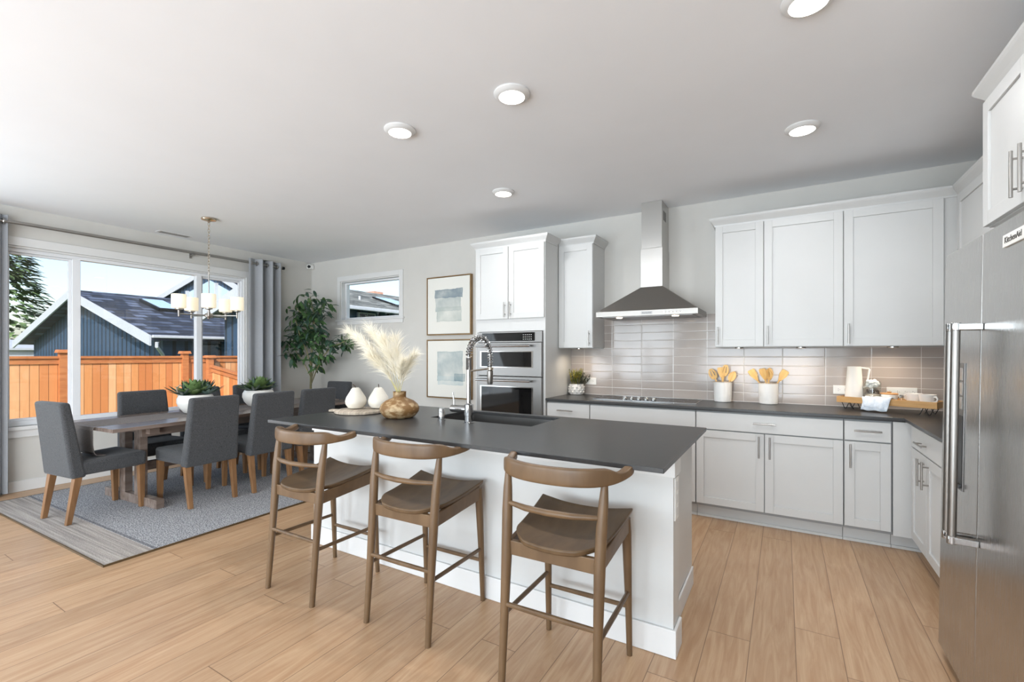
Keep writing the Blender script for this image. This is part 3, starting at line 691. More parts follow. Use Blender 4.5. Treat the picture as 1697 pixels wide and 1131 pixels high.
def base_unit(label, x0, x1, drawer, doors, name='base_cabinet'):
    """drawer: None | (x0,x1,handle) ; doors: [(x0,x1,handle_x or None)]"""
    t = thing(name, label, 'cabinet', ((x0+x1)/2, WY, 0), 0, 'white base cabinets along the back wall')
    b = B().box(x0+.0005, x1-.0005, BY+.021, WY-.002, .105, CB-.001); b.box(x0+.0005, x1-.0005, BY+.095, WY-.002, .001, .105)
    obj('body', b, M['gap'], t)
    obj('toe_kick', B().box(x0+.0005, x1-.0005, BY+.082, BY+.094, .001, .105).box(x0+.0005, x1-.0005, BY+.068, BY+.0815, .001, .02), M['white'], t)
    if drawer:
        d = obj('drawer', (lambda bb: (slab(bb, 'y', BY, -1, drawer[0]+G, drawer[1]-G, .737, .872), bb)[1])(B()), M['white'], t, bevel=.0015)
        if drawer[2]: pull('y', BY, -1, (drawer[0]+drawer[1])/2 + drawer[3], .809, drawer[2], False, d)
    for a0, a1, hx in doors:
        bb = B(); door(bb, 'y', BY, -1, a0+G, a1-G, .128, .728); d = obj('door', bb, M['white'], t, bevel=.0015)
        if hx is not None: pull('y', BY, -1, hx, .628, .165, True, d)
    return t
base_unit('white base cabinet left of the cooktop, under the herb pot', -1.985, -1.545, (-1.985, -1.545, .16, -.02), [(-1.985, -1.545, -1.59)])
base_unit('white base cabinet under the black cooktop, with a plain front panel and no drawer handle', -1.543, -.624, (-1.543, -.624, 0, 0), [(-1.543, -1.083, -1.125), (-1.083, -.624, -1.04)])
base_unit('widest white base cabinet, one long drawer over two doors, under the utensil crocks', -.622, .367, (-.622, .367, .155, 0), [(-.622, -.128, -.165), (-.128, .367, -.092)])
t = base_unit('narrow white base cabinet with one drawer and one door next to the inner corner', .369, .640, (.369, .634, .155, 0), [(.369, .634, .403)])
# corner filler and right bank
FX = .729
t = thing('base_cabinet', 'white base cabinet turning the corner to the refrigerator, drawer over two narrow doors', 'cabinet', (RX, 3.6, 0))
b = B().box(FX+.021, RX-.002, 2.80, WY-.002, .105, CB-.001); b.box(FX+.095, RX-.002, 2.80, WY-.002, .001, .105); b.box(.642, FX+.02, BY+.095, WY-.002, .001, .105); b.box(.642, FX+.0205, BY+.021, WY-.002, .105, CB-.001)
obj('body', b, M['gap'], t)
obj('filler_panel', B().box(.642, FX+.02, BY+.003, BY+.020, .105, CB-.001), M['white'], t)
obj('toe_kick', B().box(.642, FX+.094, BY+.082, BY+.094, .001, .105).box(.642, FX+.08, BY+.068, BY+.0815, .001, .02).box(FX+.082, FX+.094, 2.80, BY+.0815, .001, .105), M['white'], t)
bb = B(); slab(bb, 'x', FX, -1, 3.235, 3.985, .737, .872); d = obj('drawer', bb, M['white'], t, bevel=.0015); pull('x', FX, -1, 3.66, .795, .17, False, d)
for a0, a1, hx in ((3.61, 3.985, 3.66), (3.235, 3.605, 3.555)):
    bb = B(); door(bb, 'x', FX, -1, a0+G, a1-G, .128, .728); d = obj('door', bb, M['white'], t, bevel=.0015); pull('x', FX, -1, hx, .628, .165, True, d)
bb = B(); door(bb, 'x', FX, -1, 2.80+G, 3.228, .128, .872); obj('door', bb, M['white'], t, bevel=.0015)
# worktops
b = B().prism([(x, y, CB+.0105) for x, y in ((-1.9925, WY-.648), (.696, WY-.648), (.696, 2.80), (RX-.001, 2.80), (RX-.001, WY-.012), (-1.9925, WY-.012))], (0, 0, .0195))
b.box(-1.98, .70, WY-.63, WY-.012, CB, CB+.0105); b.box(.72, RX-.001, 2.80, WY-.63, CB, CB+.0105)
o = obj('worktop', b, M['quartz'], bevel=.002); tag(o, 'L-shaped charcoal stone worktop along the back wall and turning toward the refrigerator', 'worktop')
b = B().box(-1.9925, RX-.001, WY-.011, WY-.0005, .914, 1.4035); b.box(-1.620, -.512, WY-.011, WY-.0005, 1.4035, 1.72)
o = obj('tile_backsplash', b, M['tile'], origin=(0, WY, 0)); tag(o, 'glossy taupe-grey stacked tile backsplash between worktop and upper cabinets', 'backsplash')

# upper cabinets
def crown(b, path, end=0, start=0, zt=2.512):
    """crown moulding along a polyline of front-face points; outward is to the left of travel... given by mitred normals"""
    prof = [(0, 2.440), (.006, 2.440), (.008, 2.452), (.018, 2.466), (.036, 2.488), (.042, 2.498), (.042, zt), (0, zt)]
    n = len(path); rings = []
    for i, p in enumerate(path):
        p = Vector((p[0], p[1], 0)); dirs = []
        if i > 0: dirs.append((p - Vector((path[i-1][0], path[i-1][1], 0))).normalized())
        if i < n-1: dirs.append((Vector((path[i+1][0], path[i+1][1], 0)) - p).normalized())
        nm = [Vector((d.y, -d.x, 0)) for d in dirs]
        m = nm[0] if len(nm) == 1 else (nm[0]+nm[1]) / (1 + nm[0].dot(nm[1]))
        if i == n-1 and end: m = m - dirs[0]
        if i == 0 and start: m = m + dirs[0]
        rings.append([p + m*d + Vector((0, 0, z)) for d, z in prof])
    b.sweep(None, rings); return b
UY = 4.304; UB = 1.4038; UT = 2.455
def upper_unit(label, x0, x1, doors, path=None, handle_z=1.50, end=0):
    t = thing('upper_cabinet', label, 'cabinet', ((x0+x1)/2, WY, UB), 0, 'white upper cabinets')
    obj('body', B().box(x0+.0005, x1-.0005, UY+.020, WY-.002, UB, UT), M['white'], t)
    for a0, a1, hx in doors:
        bb = B(); door(bb, 'y', UY, -1, a0+G, a1-G, UB+.004, 2.437); d = obj('door', bb, M['white'], t, bevel=.0015)
        if hx is not None: pull('y', UY, -1, hx, handle_z, .15, True, d)
    if path: obj('crown_moulding', crown(B(), path, end), M['white'], t)
    return t
upper_unit('slim single-door white upper cabinet between the tall oven cabinet and the range hood', -1.990, -1.621, [(-1.990, -1.621, -1.655)], [(-1.989, UY+.019), (-1.621, UY+.019), (-1.621, WY-.002)])
upper_unit('narrow white upper cabinet immediately right of the range hood', -.511, -.142, [(-.511, -.142, -.487)], [(-.511, WY-.002), (-.511, UY+.019), (-.142, UY+.019)])
upper_unit('middle of the three white upper cabinets right of the hood', -.142, .3915, [(-.142, .3915, -.112)], [(-.142, UY+.019), (.3915, UY+.019)])
upper_unit('widest white upper cabinet at the right end of the back wall, above the tray', .3915, 1.064, [(.3915, .966, .422)], [(.3915, UY+.019), (1.045, UY+.019)], end=1)
t = thing('upper_cabinet', 'white upper cabinet on the right wall, half hidden behind the refrigerator', 'cabinet', (RX, 3.5, UB), 0, 'white upper cabinets')
UX = 1.0265
obj('body', B().box(UX+.020, RX-.002, 2.772, UY+.018, UB, UT).box(1.0655, RX-.002, UY+.0185, WY-.002, UB, UT), M['white'], t)
for a0, a1 in ((3.54, 4.29), (2.79, 3.535)):
    bb = B(); door(bb, 'x', UX, -1, a0+G, a1-G, UB+.004, 2.437); obj('door', bb, M['white'], t, bevel=.0015)
obj('crown_moulding', crown(B(), [(UX+.019, UY+.0185), (UX+.019, 2.812)], 0, 1), M['white'], t)
t = thing('upper_cabinet', 'deep two-door white cabinet above the stainless refrigerator', 'cabinet', (RX, 2.3, 1.9), 0, 'white upper cabinets')
KX = .745
obj('body', B().box(KX+.020, RX-.002, 1.86, 2.768, 1.895, UT), M['white'], t)
for a0, a1, hx in ((2.335, 2.768, 2.372), (1.86, 2.330, 2.298)):
    bb = B(); door(bb, 'x', KX, -1, a0+G, a1-G, 1.899, 2.437); d = obj('door', bb, M['white'], t, bevel=.0015); pull('x', KX, -1, hx, 2.005, .17, True, d)
obj('crown_moulding', crown(B(), [(RX-.002, 2.768), (KX+.019, 2.768), (KX+.019, 1.86)]), M['white'], t)
# tall oven cabinet
TX0, TX1, TY = -2.815, -1.9935, 3.994
t = thing('oven_cabinet', 'tall white cabinet with two upper doors that houses the wall ovens', 'cabinet', ((TX0+TX1)/2, WY, 0))
b = B().box(TX0, TX1, TY+.020, WY-.002, 1.575, UT); b.box(TX0, -2.775, TY+.020, WY-.002, .10, 1.575); b.box(-2.017, TX1, TY+.020, WY-.002, .10, 1.575); b.box(-2.775, -2.017, TY+.020, WY-.002, .10, .44); b.box(-2.775, -2.017, WY-.03, WY-.002, .44, 1.575)
b.box(TX0, TX1, TY+.09, WY-.002, .001, .10); obj('body', b, M['white'], t)
for a0, a1, hx in ((-2.808, -2.407, -2.440), (-2.403, -1.998, -2.372)):
    bb = B(); door(bb, 'y', TY, -1, a0+G, a1-G, 1.703, 2.437); d = obj('door', bb, M['white'], t, bevel=.0015); pull('y', TY, -1, hx, 1.795, .15, True, d)
bb = B(); slab(bb, 'y', TY, -1, -2.808, -1.998, .13, .43); obj('drawer', bb, M['white'], t, bevel=.0015)
obj('crown_moulding', crown(B(), [(TX0, WY-.002), (TX0, TY+.019), (TX1, TY+.019), (TX1, UY-.025)]), M['white'], t)

# wall ovens
t = thing('wall_oven', 'stainless double wall oven with microwave on top, built into the tall white cabinet', 'oven', (-2.396, TY, .45))
ox0, ox1, oy = -2.774, -2.018, TY-.012
obj('chassis', B().box(ox0, ox1, TY+.012, WY-.05, .445, 1.570), M['black'], t)
pn = obj('control_panel', B().box(ox0, ox1, oy, TY+.0115, 1.462, 1.570), M['steel'], t, bevel=.002)
obj('display', B().box(ox0+.06, ox1-.075, oy-.003, oy-.0002, 1.474, 1.558), M['blackglass'], pn, bevel=.001)
b = B()
for i in range(5):
    for j in range(3): b.box(-2.225+.022*i, -2.215+.022*i, oy-.0036, oy-.0031, 1.488+.022*j, 1.493+.022*j)
obj('key_marks', b, M['plate'], pn)
def oven_door(z0, z1, w0, w1, hz, name):
    d = obj('oven_door', B().box(ox0, ox1, oy-.012, TY+.0115, z0, z1), M['steel'], t, bevel=.003); d['label'] = name
    obj('oven_window', B().box(ox0+.06, ox1-.105, oy-.0145, oy-.0122, w0, w1), M['blackglass'], d, bevel=.001)
    b = B(); b.box(ox0+.052, ox1-.097, oy-.0150, oy-.0122, w1, w1+.008); b.box(ox0+.052, ox1-.097, oy-.0150, oy-.0122, w0-.008, w0); b.box(ox1-.105, ox1-.090, oy-.016, oy-.0122, w0-.008, w1+.008); b.box(ox0+.045, ox0+.06, oy-.016, oy-.0122, w0-.008, w1+.008)
    obj('window_trim', b, M['chrome'], d)
    b = B().cyl((ox0+.02, oy-.06, hz), (ox1-.10, oy-.06, hz), .0115, 18)
    for xx in (ox0+.045, ox1-.125): b.cyl((xx, oy-.012, hz), (xx, oy-.06, hz), .009, 12)
    obj('handle', b, M['chrome'], d, smooth=True)
oven_door(1.122, 1.458, 1.215, 1.365, 1.425, 'upper stainless microwave door')
oven_door(.46, 1.116, .62, 1.010, 1.078, 'lower stainless oven door')

# range hood
t = thing('range_hood', 'stainless chimney range hood on the wall above the cooktop', 'range hood', (-1.075, WY, 1.685))
hx0, hx1, hy, hz = -1.530, -.625, 4.15, 1.690
b = B().box(hx0, hx1, hy, WY-.013, hz, hz+.048)
b.hexa([(hx0+.004, hy+.004, hz+.048), (hx1-.004, hy+.004, hz+.048), (hx1-.004, WY-.013, hz+.048), (hx0+.004, WY-.013, hz+.048)], [(-1.166, 4.362, 1.972), (-.964, 4.362, 1.972), (-.964, WY-.013, 1.972), (-1.166, WY-.013, 1.972)])
obj('canopy', b, M['hood'], t, bevel=.001)
b = B(); b.box(hx0+.05, hx1-.05, hy+.05, WY-.05, hz-.004, hz-.0005); obj('filter', b, M['steel'], t)
for k, (px, py) in enumerate(((hx0+.20, hy+.085), (hx1-.20, hy+.085))): obj('hood_lamp', B().lathe([(0, -.002), (.028, -.001), (.030, .006)], c=(px, py, hz-.009), n=20), M['puck'], t, smooth=True)
b = B()
for k in range(5): b.lathe([(0, -.002), (.009, -.0015), (.009, .001)], c=(-.90+.033*k, hy-.0005, hz+.024), axis='Y', n=14)
obj('buttons', b, M['chrome'], t, smooth=True)
obj('duct_cover', B().box(-1.165, -.965, 4.362, WY-.001, 1.973, 2.335), M['chim'], t, bevel=.0015)
ch2 = obj('duct_cover', B().box(-1.159, -.971, 4.368, WY-.001, 2.336, CE-.002), M['chim'], t, bevel=.0015)
b = B()
for k in range(4): b.box(-.971, -.9700, 4.43+k*.03, 4.445+k*.03, 2.60, 2.69)
obj('duct_vent', b, M['slot'], ch2)
def text(name, s, size, loc, rot, mat_, parent, ext=.0006):
    c = bpy.data.curves.new(name, 'FONT'); c.body = s; c.size = size; c.extrude = ext; c.align_x = 'CENTER'; c.align_y = 'CENTER'
    o = bpy.data.objects.new(name, c); COL.objects.link(o); c.materials.append(mat_)
    mw = Matrix.Translation(Vector(loc)) @ Euler(rot).to_matrix().to_4x4()
    bpy.context.view_layer.update(); me = bpy.data.meshes.new_from_object(o.evaluated_get(bpy.context.evaluated_depsgraph_get()))
    bpy.data.objects.remove(o); o = bpy.data.objects.new(name, me); COL.objects.link(o)
    o.parent = parent; o.matrix_basis = Mw(parent).inverted() @ mw
    return o
bdg = obj('badge', B().box(-1.105, -1.005, hy-.002, hy-.0002, hz+.010, hz+.038), M['steel'], t)
text('lettering', 'KitchenAid', .018, (-1.055, hy-.0026, hz+.024), (pi/2, 0, 0), M['black'], bdg)

# cooktop
t = thing('cooktop', 'black glass electric cooktop with steel rim and five knobs, set in the back worktop', 'cooktop', (-1.112, 4.38, .914))
obj('glass_top', B().box(-1.572, -.652, 4.186, 4.58, .9145, .9195), M['cookglass'], t, bevel=.001)
b = B().box(-1.578, -.646, 4.176, 4.1855, .9142, .9215); b.box(-1.578, -.646, 4.5805, 4.587, .9142, .921); b.box(-1.578, -1.5725, 4.1855, 4.5805, .9142, .921); b.box(-.6515, -.646, 4.1855, 4.5805, .9142, .921)
obj('rim', b, M['chrome'], t, bevel=.0005)
for kx in (-1.288, -1.222, -1.156, -1.088, -1.020): obj('knob', B().lathe([(.020, .9196), (.022, .922), (.020, .940), (.017, .945), (0, .945)], c=(kx, 4.262, 0), n=24), M['chrome'], t, smooth=True)
b = B()
for cx, cy, r in ((-1.38, 4.46, .085), (-1.40, 4.29, .07), (-1.12, 4.44, .12), (-.84, 4.46, .085), (-.83, 4.30, .07)):
    b.lathe([(r, .9196), (r, .91975), (r-.003, .91975), (r-.003, .9196), (r, .9196)], c=(cx, cy, 0), n=48, cap=False)
obj('burner_rings', b, M['ringmark'], t, smooth=True)

# outlets on the tile
def outlet(x0, x1, z0, z1, label, n=1):
    t = thing('wall_outlet', label, 'outlet', ((x0+x1)/2, WY-.011, z0), 0, 'white outlets on the tile backsplash')
    obj('cover_plate', B().box(x0, x1, WY-.017, WY-.0112, z0, z1), M['plate'], t, bevel=.002)
    b = B(); zc = (z0+z1)/2
    for k in range(2*n):
        cx = x0 + (x1-x0)*(k+.5)/(2*n) if n > 1 else (x0+x1)/2 + (-.022 if k == 0 else .022)
        b.box(cx-.004, cx-.002, WY-.0176, WY-.0171, zc-.010, zc-.003); b.box(cx-.004, cx-.002, WY-.0176, WY-.0171, zc+.003, zc+.010); b.box(cx+.006, cx+.009, WY-.0176, WY-.0171, zc-.002, zc+.002)
    obj('slots', b, M['slot'], t)
outlet(-1.828, -1.706, 1.019, 1.092, 'white outlet on the tile right of the herb pot')
outlet(.352, .472, 1.015, 1.087, 'white outlet on the tile half hidden behind the tall white pitcher')
outlet(.700, .885, 1.012, 1.084, 'wide white outlet on the tile behind the cups on the tray', 2)

# under-cabinet puck lights
for i, (x, w, lab) in enumerate(((-1.80, 5, 'small warm puck light under the slim upper cabinet left of the hood'), (-.33, 5, 'small warm puck light under the narrow upper cabinet right of the hood'), (.12, 6, 'small warm puck light under the middle upper cabinet'), (.70, 7, 'small warm puck light under the upper cabinet above the tray'))):
    t = thing('puck_light', lab, 'cabinet light', (x, 4.40, UB), 0, 'puck lights under the upper cabinets')
    obj('ring', B().lathe([(.034, -.0005), (.034, -.010), (.028, -.012), (.028, -.0005)], n=24), M['nickel'], t, world=False, smooth=True)
    obj('lens', B().lathe([(0, -.011), (.027, -.010), (.027, -.002)], n=24), M['puck'], t, world=False, smooth=True)
    area('puck_lamp', (x, 4.40, UB-.015), (0, .1, -1), .05, .05, w*.15, (1, .84, .66), 'DISK', 150)

# ================================================================== refrigerator
fr = thing('refrigerator', 'large stainless refrigerator with two vertical handles at the right edge of the photo', 'refrigerator', (.60, 2.32, .002))
fr.rotation_euler = (0, .0145, 0)
L = lambda: None
obj('body', B().box(.065, .69, -.455, .450, .035, 1.775), M['steel_v'], fr, world=False, bevel=.004)
obj('base_grille', B().box(.02, .62, -.44, .44, .012, .034), M['black'], fr, world=False)
dl = obj('door', B().box(0, .062, .004, .450, .045, 1.785), M['steel_v'], fr, world=False, bevel=.004, segs=3); dl['label'] = 'far door with the ice and water dispenser'
dr = obj('door', B().box(0, .062, -.455, -.001, .045, 1.785), M['steel_v'], fr, world=False, bevel=.004, segs=3); dr['label'] = 'near door with the name badge'
def fhandle(y, par):
    b = B().cyl((-.072, y, .66), (-.072, y, 1.455), .0135, 20); obj('handle', b, M['bar'], par, world=False, smooth=True)
    for z in (.655, 1.447):
        b = B(); b.box(-.085, -.0005, y-.014, y+.014, z-.012, z+.012); b.lathe([(0, -.0145), (.0155, -.0145), (.0155, .0145), (0, .0145)], c=(-.072, y, z), n=20)
        obj('handle_bracket', b, M['chrome'], par, world=False, smooth=True, bevel=.002)
fhandle(.046, dl); fhandle(-.013, dr)
obj('dispenser_panel', B().box(-.004, -.0003, .155, .330, .80, 1.31), M['steel'], dl, world=False, bevel=.001)
obj('dispenser_recess', B().box(-.0055, -.0042, .165, .320, .82, 1.10).box(-.012, -.0056, .165, .320, .81, .825), M['black'], dl, world=False)
b = B()
for k in range(3): b.box(-.0058, -.0042, .168, .235, 1.125+.058*k, 1.175+.058*k); b.box(-.0058, -.0042, .245, .312, 1.125+.058*k, 1.175+.058*k)
obj('dispenser_buttons', b, M['steel_v'], dl, world=False, bevel=.001)
bd = obj('badge', B().box(-.0065, -.0003, -.36, -.20, 1.695, 1.735), M['plate'], dr, world=False, bevel=.001)
o = text('lettering', 'KitchenAid', .028, (0, 0, 0), (0, 0, 0), M['slot'], bd); o.matrix_basis = Matrix.Translation((-.0070, -.28, 1.715)) @ Euler((pi/2, 0, -pi/2)).to_matrix().to_4x4()

# ================================================================== island
t = thing('kitchen_island', 'white panelled kitchen island base behind the bar stools', 'kitchen island', (-1.66, 2.4, 0))
obj('panel_wall', B().box(-2.905, -.422, 2.122, 2.245, .001, .8925), M['white'], t)
obj('cabinet_body', B().box(-2.90, -.475, 2.2455, 2.855, .105, .70).box(-2.90, -.475, 2.2455, 2.41, .70, .8925).box(-2.90, -2.10, 2.41, 2.855, .70, .8925).box(-1.28, -.475, 2.41, 2.855, .70, .8925).box(-2.10, -1.28, 2.857, 2.862, .70, .8925).box(-2.88, -.475, 2.2455, 2.80, .001, .105), M['white'], t)
obj('end_panel', B().box(-.4745, -.4665, 2.2455, 2.872, .105, .8925), M['white'], t)
obj('baseboard', B().box(-2.92, -.408, 2.108, 2.1215, .001, .125).box(-.4215, -.408, 2.1215, 2.245, .001, .125).box(-.4660, -.455, 2.2455, 2.86, .001, .105).box(-2.92, -2.9055, 2.1215, 2.245, .001, .125), M['trim'], t, bevel=.003)
obj('frieze', B().box(-2.915, -.413, 2.112, 2.1218, .80, .8925).box(-.4218, -.413, 2.1218, 2.245, .80, .8925), M['trim'], t, bevel=.002)
for k in range(5):
    x0 = -2.89+.483*k; bb = B(); door(bb, 'y', 2.875, 1, x0+G, x0+.483-G, .128, .872); d = obj('door', bb, M['white'], t, bevel=.0015); pull('y', 2.875, 1, x0+.05, .77, .15, True, d)
t = thing('island_outlet', 'white outlet plate on the right end of the island', 'outlet', (-.422, 2.18, .60))
obj('cover_plate', B().box(-.4218, -.417, 2.14, 2.215, .60, .79), M['plate'], t, bevel=.0015)
b = B()
for k in range(3): b.box(-.4168, -.4155, 2.16, 2.195, .615+.058*k, .655+.058*k)
obj('sockets', b, M['trim'], t, bevel=.001)
# worktop with sink cut-out
x0, x1, y0, y1, sx0, sx1, sy0, sy1 = -2.930, -.391, 1.792, 2.909, -2.08, -1.30, 2.425, 2.845
b = B().ring_slab((x0, sx0, sx1, x1), (y0, sy0, sy1, y1), .894, .914)
o = obj('island_worktop', b, M['quartz'], bevel=.002); tag(o, 'charcoal stone island worktop with a sink cut-out', 'worktop')
t = thing('sink', 'undermount stainless sink let into the island worktop', 'sink', (-1.69, 2.635, .70))
b = B().box(sx0-.006, sx1+.006, sy0-.006, sy1+.006, .705, .708); b.box(sx0-.006, sx0-.001, sy0-.001, sy1+.001, .708, .8935); b.box(sx1+.001, sx1+.006, sy0-.001, sy1+.001, .708, .8935); b.box(sx0-.006, sx1+.006, sy0-.006, sy0-.001, .708, .8935); b.box(sx0-.006, sx1+.006, sy1+.001, sy1+.006, .708, .8935)
obj('basin', b, M['steel'], t); obj('drain', B().lathe([(0, .7085), (.03, .7085), (.045, .711), (.045, .7081)], c=(-1.69, 2.66, 0), n=28), M['chrome'], t, smooth=True)
# faucet
fx, fy = -1.705, 2.352
t = thing('faucet', 'tall chrome spring-neck kitchen faucet standing at the island sink', 'faucet', (fx, fy, .914))
obj('body', B().lathe([(.033, .9145), (.033, .918), (.027, .922), (.027, .958), (.029, .960), (.029, 1.028), (.016, 1.034), (.0135, 1.04)], c=(fx, fy, 0), n=32), M['chrome'], t, smooth=True)
hd = obj('handle', B().lathe([(0, -.135), (.022, -.135), (.024, -.128), (.024, -.02), (.020, 0)], c=(fx, fy, .998), axis='X', n=24), M['chrome'], t, smooth=True)
obj('lever', B().tube([(fx-.115, fy, 1.015), (fx-.117, fy, 1.05), (fx-.125, fy-.002, 1.10)], [.0055, .005, .0045], 12), M['chrome'], hd, smooth=True)
obj('riser', B().cyl((fx, fy, 1.035), (fx, fy, 1.325), .0135, 20), M['chrome'], t, smooth=True)
b = B(); 
for k in range(18): b.lathe([(.0165, -.002), (.018, 0), (.0165, .002)], c=(fx, fy, 1.25+.0042*k), n=20)
obj('collar_rings', b, M['steel'], t, smooth=True)
R = .122
def arc(s):   # neck centreline, s 0..1
    tot = pi*R + .08
    d = s*tot
    if d < pi*R: a = d/R; return Vector((fx, fy + R - R*cos(a), 1.330 + R*sin(a)))
    return Vector((fx, fy+2*R, 1.330 - (d-pi*R)))
obj('hose', B().tube([arc(i/40) for i in range(41)], .0085, 12), M['steel'], t, smooth=True)
pts = []; turns = 24; ns = turns*14
for i in range(ns+1):
    s = i/ns; c = arc(s); tg = (arc(min(1, s+.004)) - arc(max(0, s-.004))).normalized(); u = Vector((1, 0, 0)); w = tg.cross(u)
    a = 2*pi*turns*s; pts.append(c + (u*cos(a) + w*sin(a))*.0175)
obj('spring', B().tube(pts, .0033, 6), M['chrome'], t, smooth=True)
hyy = fy + 2*R
obj('spray_head', B().lathe([(0, 1.142), (.017, 1.142), (.0195, 1.150), (.0195, 1.232), (.013, 1.24), (.011, 1.285), (.0095, 1.29), (0, 1.29)], c=(fx, hyy, 0), n=24), M['bar'], t, smooth=True)
obj('docking_arm', B().cyl((fx, fy, 1.238), (fx, hyy-.014, 1.248), .006, 12).lathe([(.022, 1.24), (.022, 1.256), (.0135, 1.256), (.0135, 1.24)], c=(fx, hyy, 0), n=20), M['warm_nickel'], t, smooth=True)
t = thing('sink_button', 'short chrome cylinder button left of the faucet on the island worktop', 'air switch', (-1.935, 2.368, .914))
obj('base_ring', B().lathe([(0, .0003), (.026, .0003), (.026, .004), (.022, .006), (0, .006)], n=28), M['chrome'], t, world=False, smooth=True)
obj('cap', B().lathe([(.0215, .006), (.0215, .074), (.019, .078), (0, .078)], n=28), M['chrome'], t, world=False, smooth=True)

# ================================================================== bar stools
def make_stool(label):
    t = thing('bar_stool', label, 'bar stool', (0, 0, 0), 0, 'brown wooden counter stools at the island')
    # saddle seat
    def hw(y):
        if y > -.10: return .196 + .026*((y+.10)/.305)
        q = (-.10-y)/.115; return .196*sqrt(max(0, 1-.55*q*q)) - .02*q
    def zt(x, y):
        k = (y+.215)/.42; z = .612 + .044*max(0, (k-.25)/.75)**1.6
        return z - .012*(1-min(1, (x/.17)**2))*(1-abs(k-.45)*.9) + .010*(abs(x)/.2)**3
    b = B(); ny, nx = 22, 18; top = []; bot = []
    for i in range(ny+1):
        y = -.215 + .42*i/ny; w = hw(y); rt = []; rb = []
        for j in range(nx+1):
            x = -w + 2*w*j/nx; yy = y - (.012*(1-(x/w)**2) if i == 0 else 0) + (-.010*(1-(2*j/nx-1)**2) if i == ny else 0)
            rt.append(b.bm.verts.new((x, yy, zt(x, y)))); rb.append(b.bm.verts.new((x*.97, yy*.985, zt(x, y)-.024)))
        top.append(rt); bot.append(rb)
    for i in range(ny):
        for j in range(nx):
            b.bm.faces.new((top[i][j], top[i][j+1], top[i+1][j+1], top[i+1][j])); b.bm.faces.new((bot[i][j], bot[i+1][j], bot[i+1][j+1], bot[i][j+1]))
    for i in range(ny):
        b.bm.faces.new((top[i][0], top[i+1][0], bot[i+1][0], bot[i][0])); b.bm.faces.new((top[i][nx], bot[i][nx], bot[i+1][nx], top[i+1][nx]))
    for j in range(nx):
        b.bm.faces.new((top[0][j], bot[0][j], bot[0][j+1], top[0][j+1])); b.bm.faces.new((top[ny][j], top[ny][j+1], bot[ny][j+1], bot[ny][j]))
    obj('seat', b, M['seat'], t, world=False, smooth=True, bevel=.006, angle=50)
    # aprons
    b = B().hexa([(-.185, -.195, .530), (.185, -.195, .530), (.185, -.172, .530), (-.185, -.172, .530)], [(-.185, -.195, .588), (.185, -.195, .588), (.185, -.172, .588), (-.185, -.172, .588)])
    b.hexa([(-.175, .17, .575), (.175, .17, .575), (.175, .19, .575), (-.175, .19, .575)], [(-.175, .17, .622), (.175, .17, .622), (.175, .19, .622), (-.175, .19, .622)])
    for s in (-1, 1):
        b.hexa([(s*.180, -.18, .530), (s*.202, -.18, .530), (s*.206, .185, .562), (s*.184, .185, .562)], [(s*.176, -.18, .588), (s*.198, -.18, .588), (s*.206, .185, .634), (s*.184, .185, .634)])
    obj('apron', b, M['stool'], t, world=False, bevel=.003)
    for s in (-1, 1):
        obj('leg', B().tube([(s*.198, -.235, 0), (s*.197, -.212, .28), (s*.197, -.192, .54), (s*.201, -.180, .70), (s*.205, -.168, .80), (s*.207, -.160, .868)], [.0145, .0175, .022, .0215, .018, .0125], 14), M['stool'], t, world=False, smooth=True)
        obj('leg', B().tube([(s*.198, .225, 0), (s*.195, .213, .30), (s*.192, .198, .56), (s*.190, .193, .622)], [.0125, .0165, .0215, .0205], 14), M['stool'], t, world=False, smooth=True)
        obj('stretcher', B().tube([(s*.198, -.212, .292), (s*.197, 0, .290), (s*.196, .212, .288)], [.0095, .0105, .0095], 10), M['stool'], t, world=False, smooth=True)
    obj('stretcher', B().tube([(-.197, -.212, .335), (0, -.214, .335), (.197, -.212, .335)], [.0095, .011, .0095], 10), M['stool'], t, world=False, smooth=True)
    obj('stretcher', B().tube([(-.196, .216, .222), (0, .217, .222), (.196, .216, .222)], [.0095, .011, .0095], 10), M['stool'], t, world=False, smooth=True)
    obj('spindle', B().tube([(-.205, -.176, .738), (-.10, -.212, .738), (0, -.222, .738), (.10, -.212, .738), (.205, -.176, .738)], [.009, .0125, .013, .0125, .009], 12), M['stool'], t, world=False, smooth=True)
    # crest rail with forward arms
    half = [(0, -.234, .922, .850, .028), (.07, -.229, .922, .850, .028), (.13, -.214, .922, .850, .029), (.18, -.190, .923, .852, .031), (.212, -.160, .923, .855, .033), (.227, -.135, .912, .857, .034), (.238, -.105, .896, .860, .036), (.249, -.07, .896, .864, .038), (.259, -.03, .908, .869, .038), (.266, .005, .914, .876, .032)]
    pts = [(-x, y, a, c, w) for x, y, a, c, w in half[:0:-1]] + half
    rings = []
    for i, (x, y, zt_, zb, w) in enumerate(pts):
        p0 = pts[max(0, i-1)]; p1 = pts[min(len(pts)-1, i+1)]; d = Vector((p1[0]-p0[0], p1[1]-p0[1], 0)).normalized(); n_ = Vector((-d.y, d.x, 0))
        hz_ = (zt_-zb)/2; c = Vector((x, y, (zt_+zb)/2)); ring = []
        for k in range(16):
            a = 2*pi*k/16; ca, sa = cos(a), sin(a)
            ring.append(c + n_*(w/2*(abs(ca)**.45)*(1 if ca > 0 else -1)) + Vector((0, 0, hz_*(abs(sa)**.45)*(1 if sa > 0 else -1))))
        rings.append(ring)
    b = B(); b.sweep(None, rings); obj('crest_rail', b, M['stool'], t, world=False, smooth=True, subsurf=1, angle=60)
    return t
st = make_stool('brown wooden bar stool at the left end of the island, nearest the dining table'); st.location = (-2.362, 1.803, 0)
dup(st, (-1.612, 1.857, 0), radians(1), 'brown wooden bar stool in the middle of the row of three')
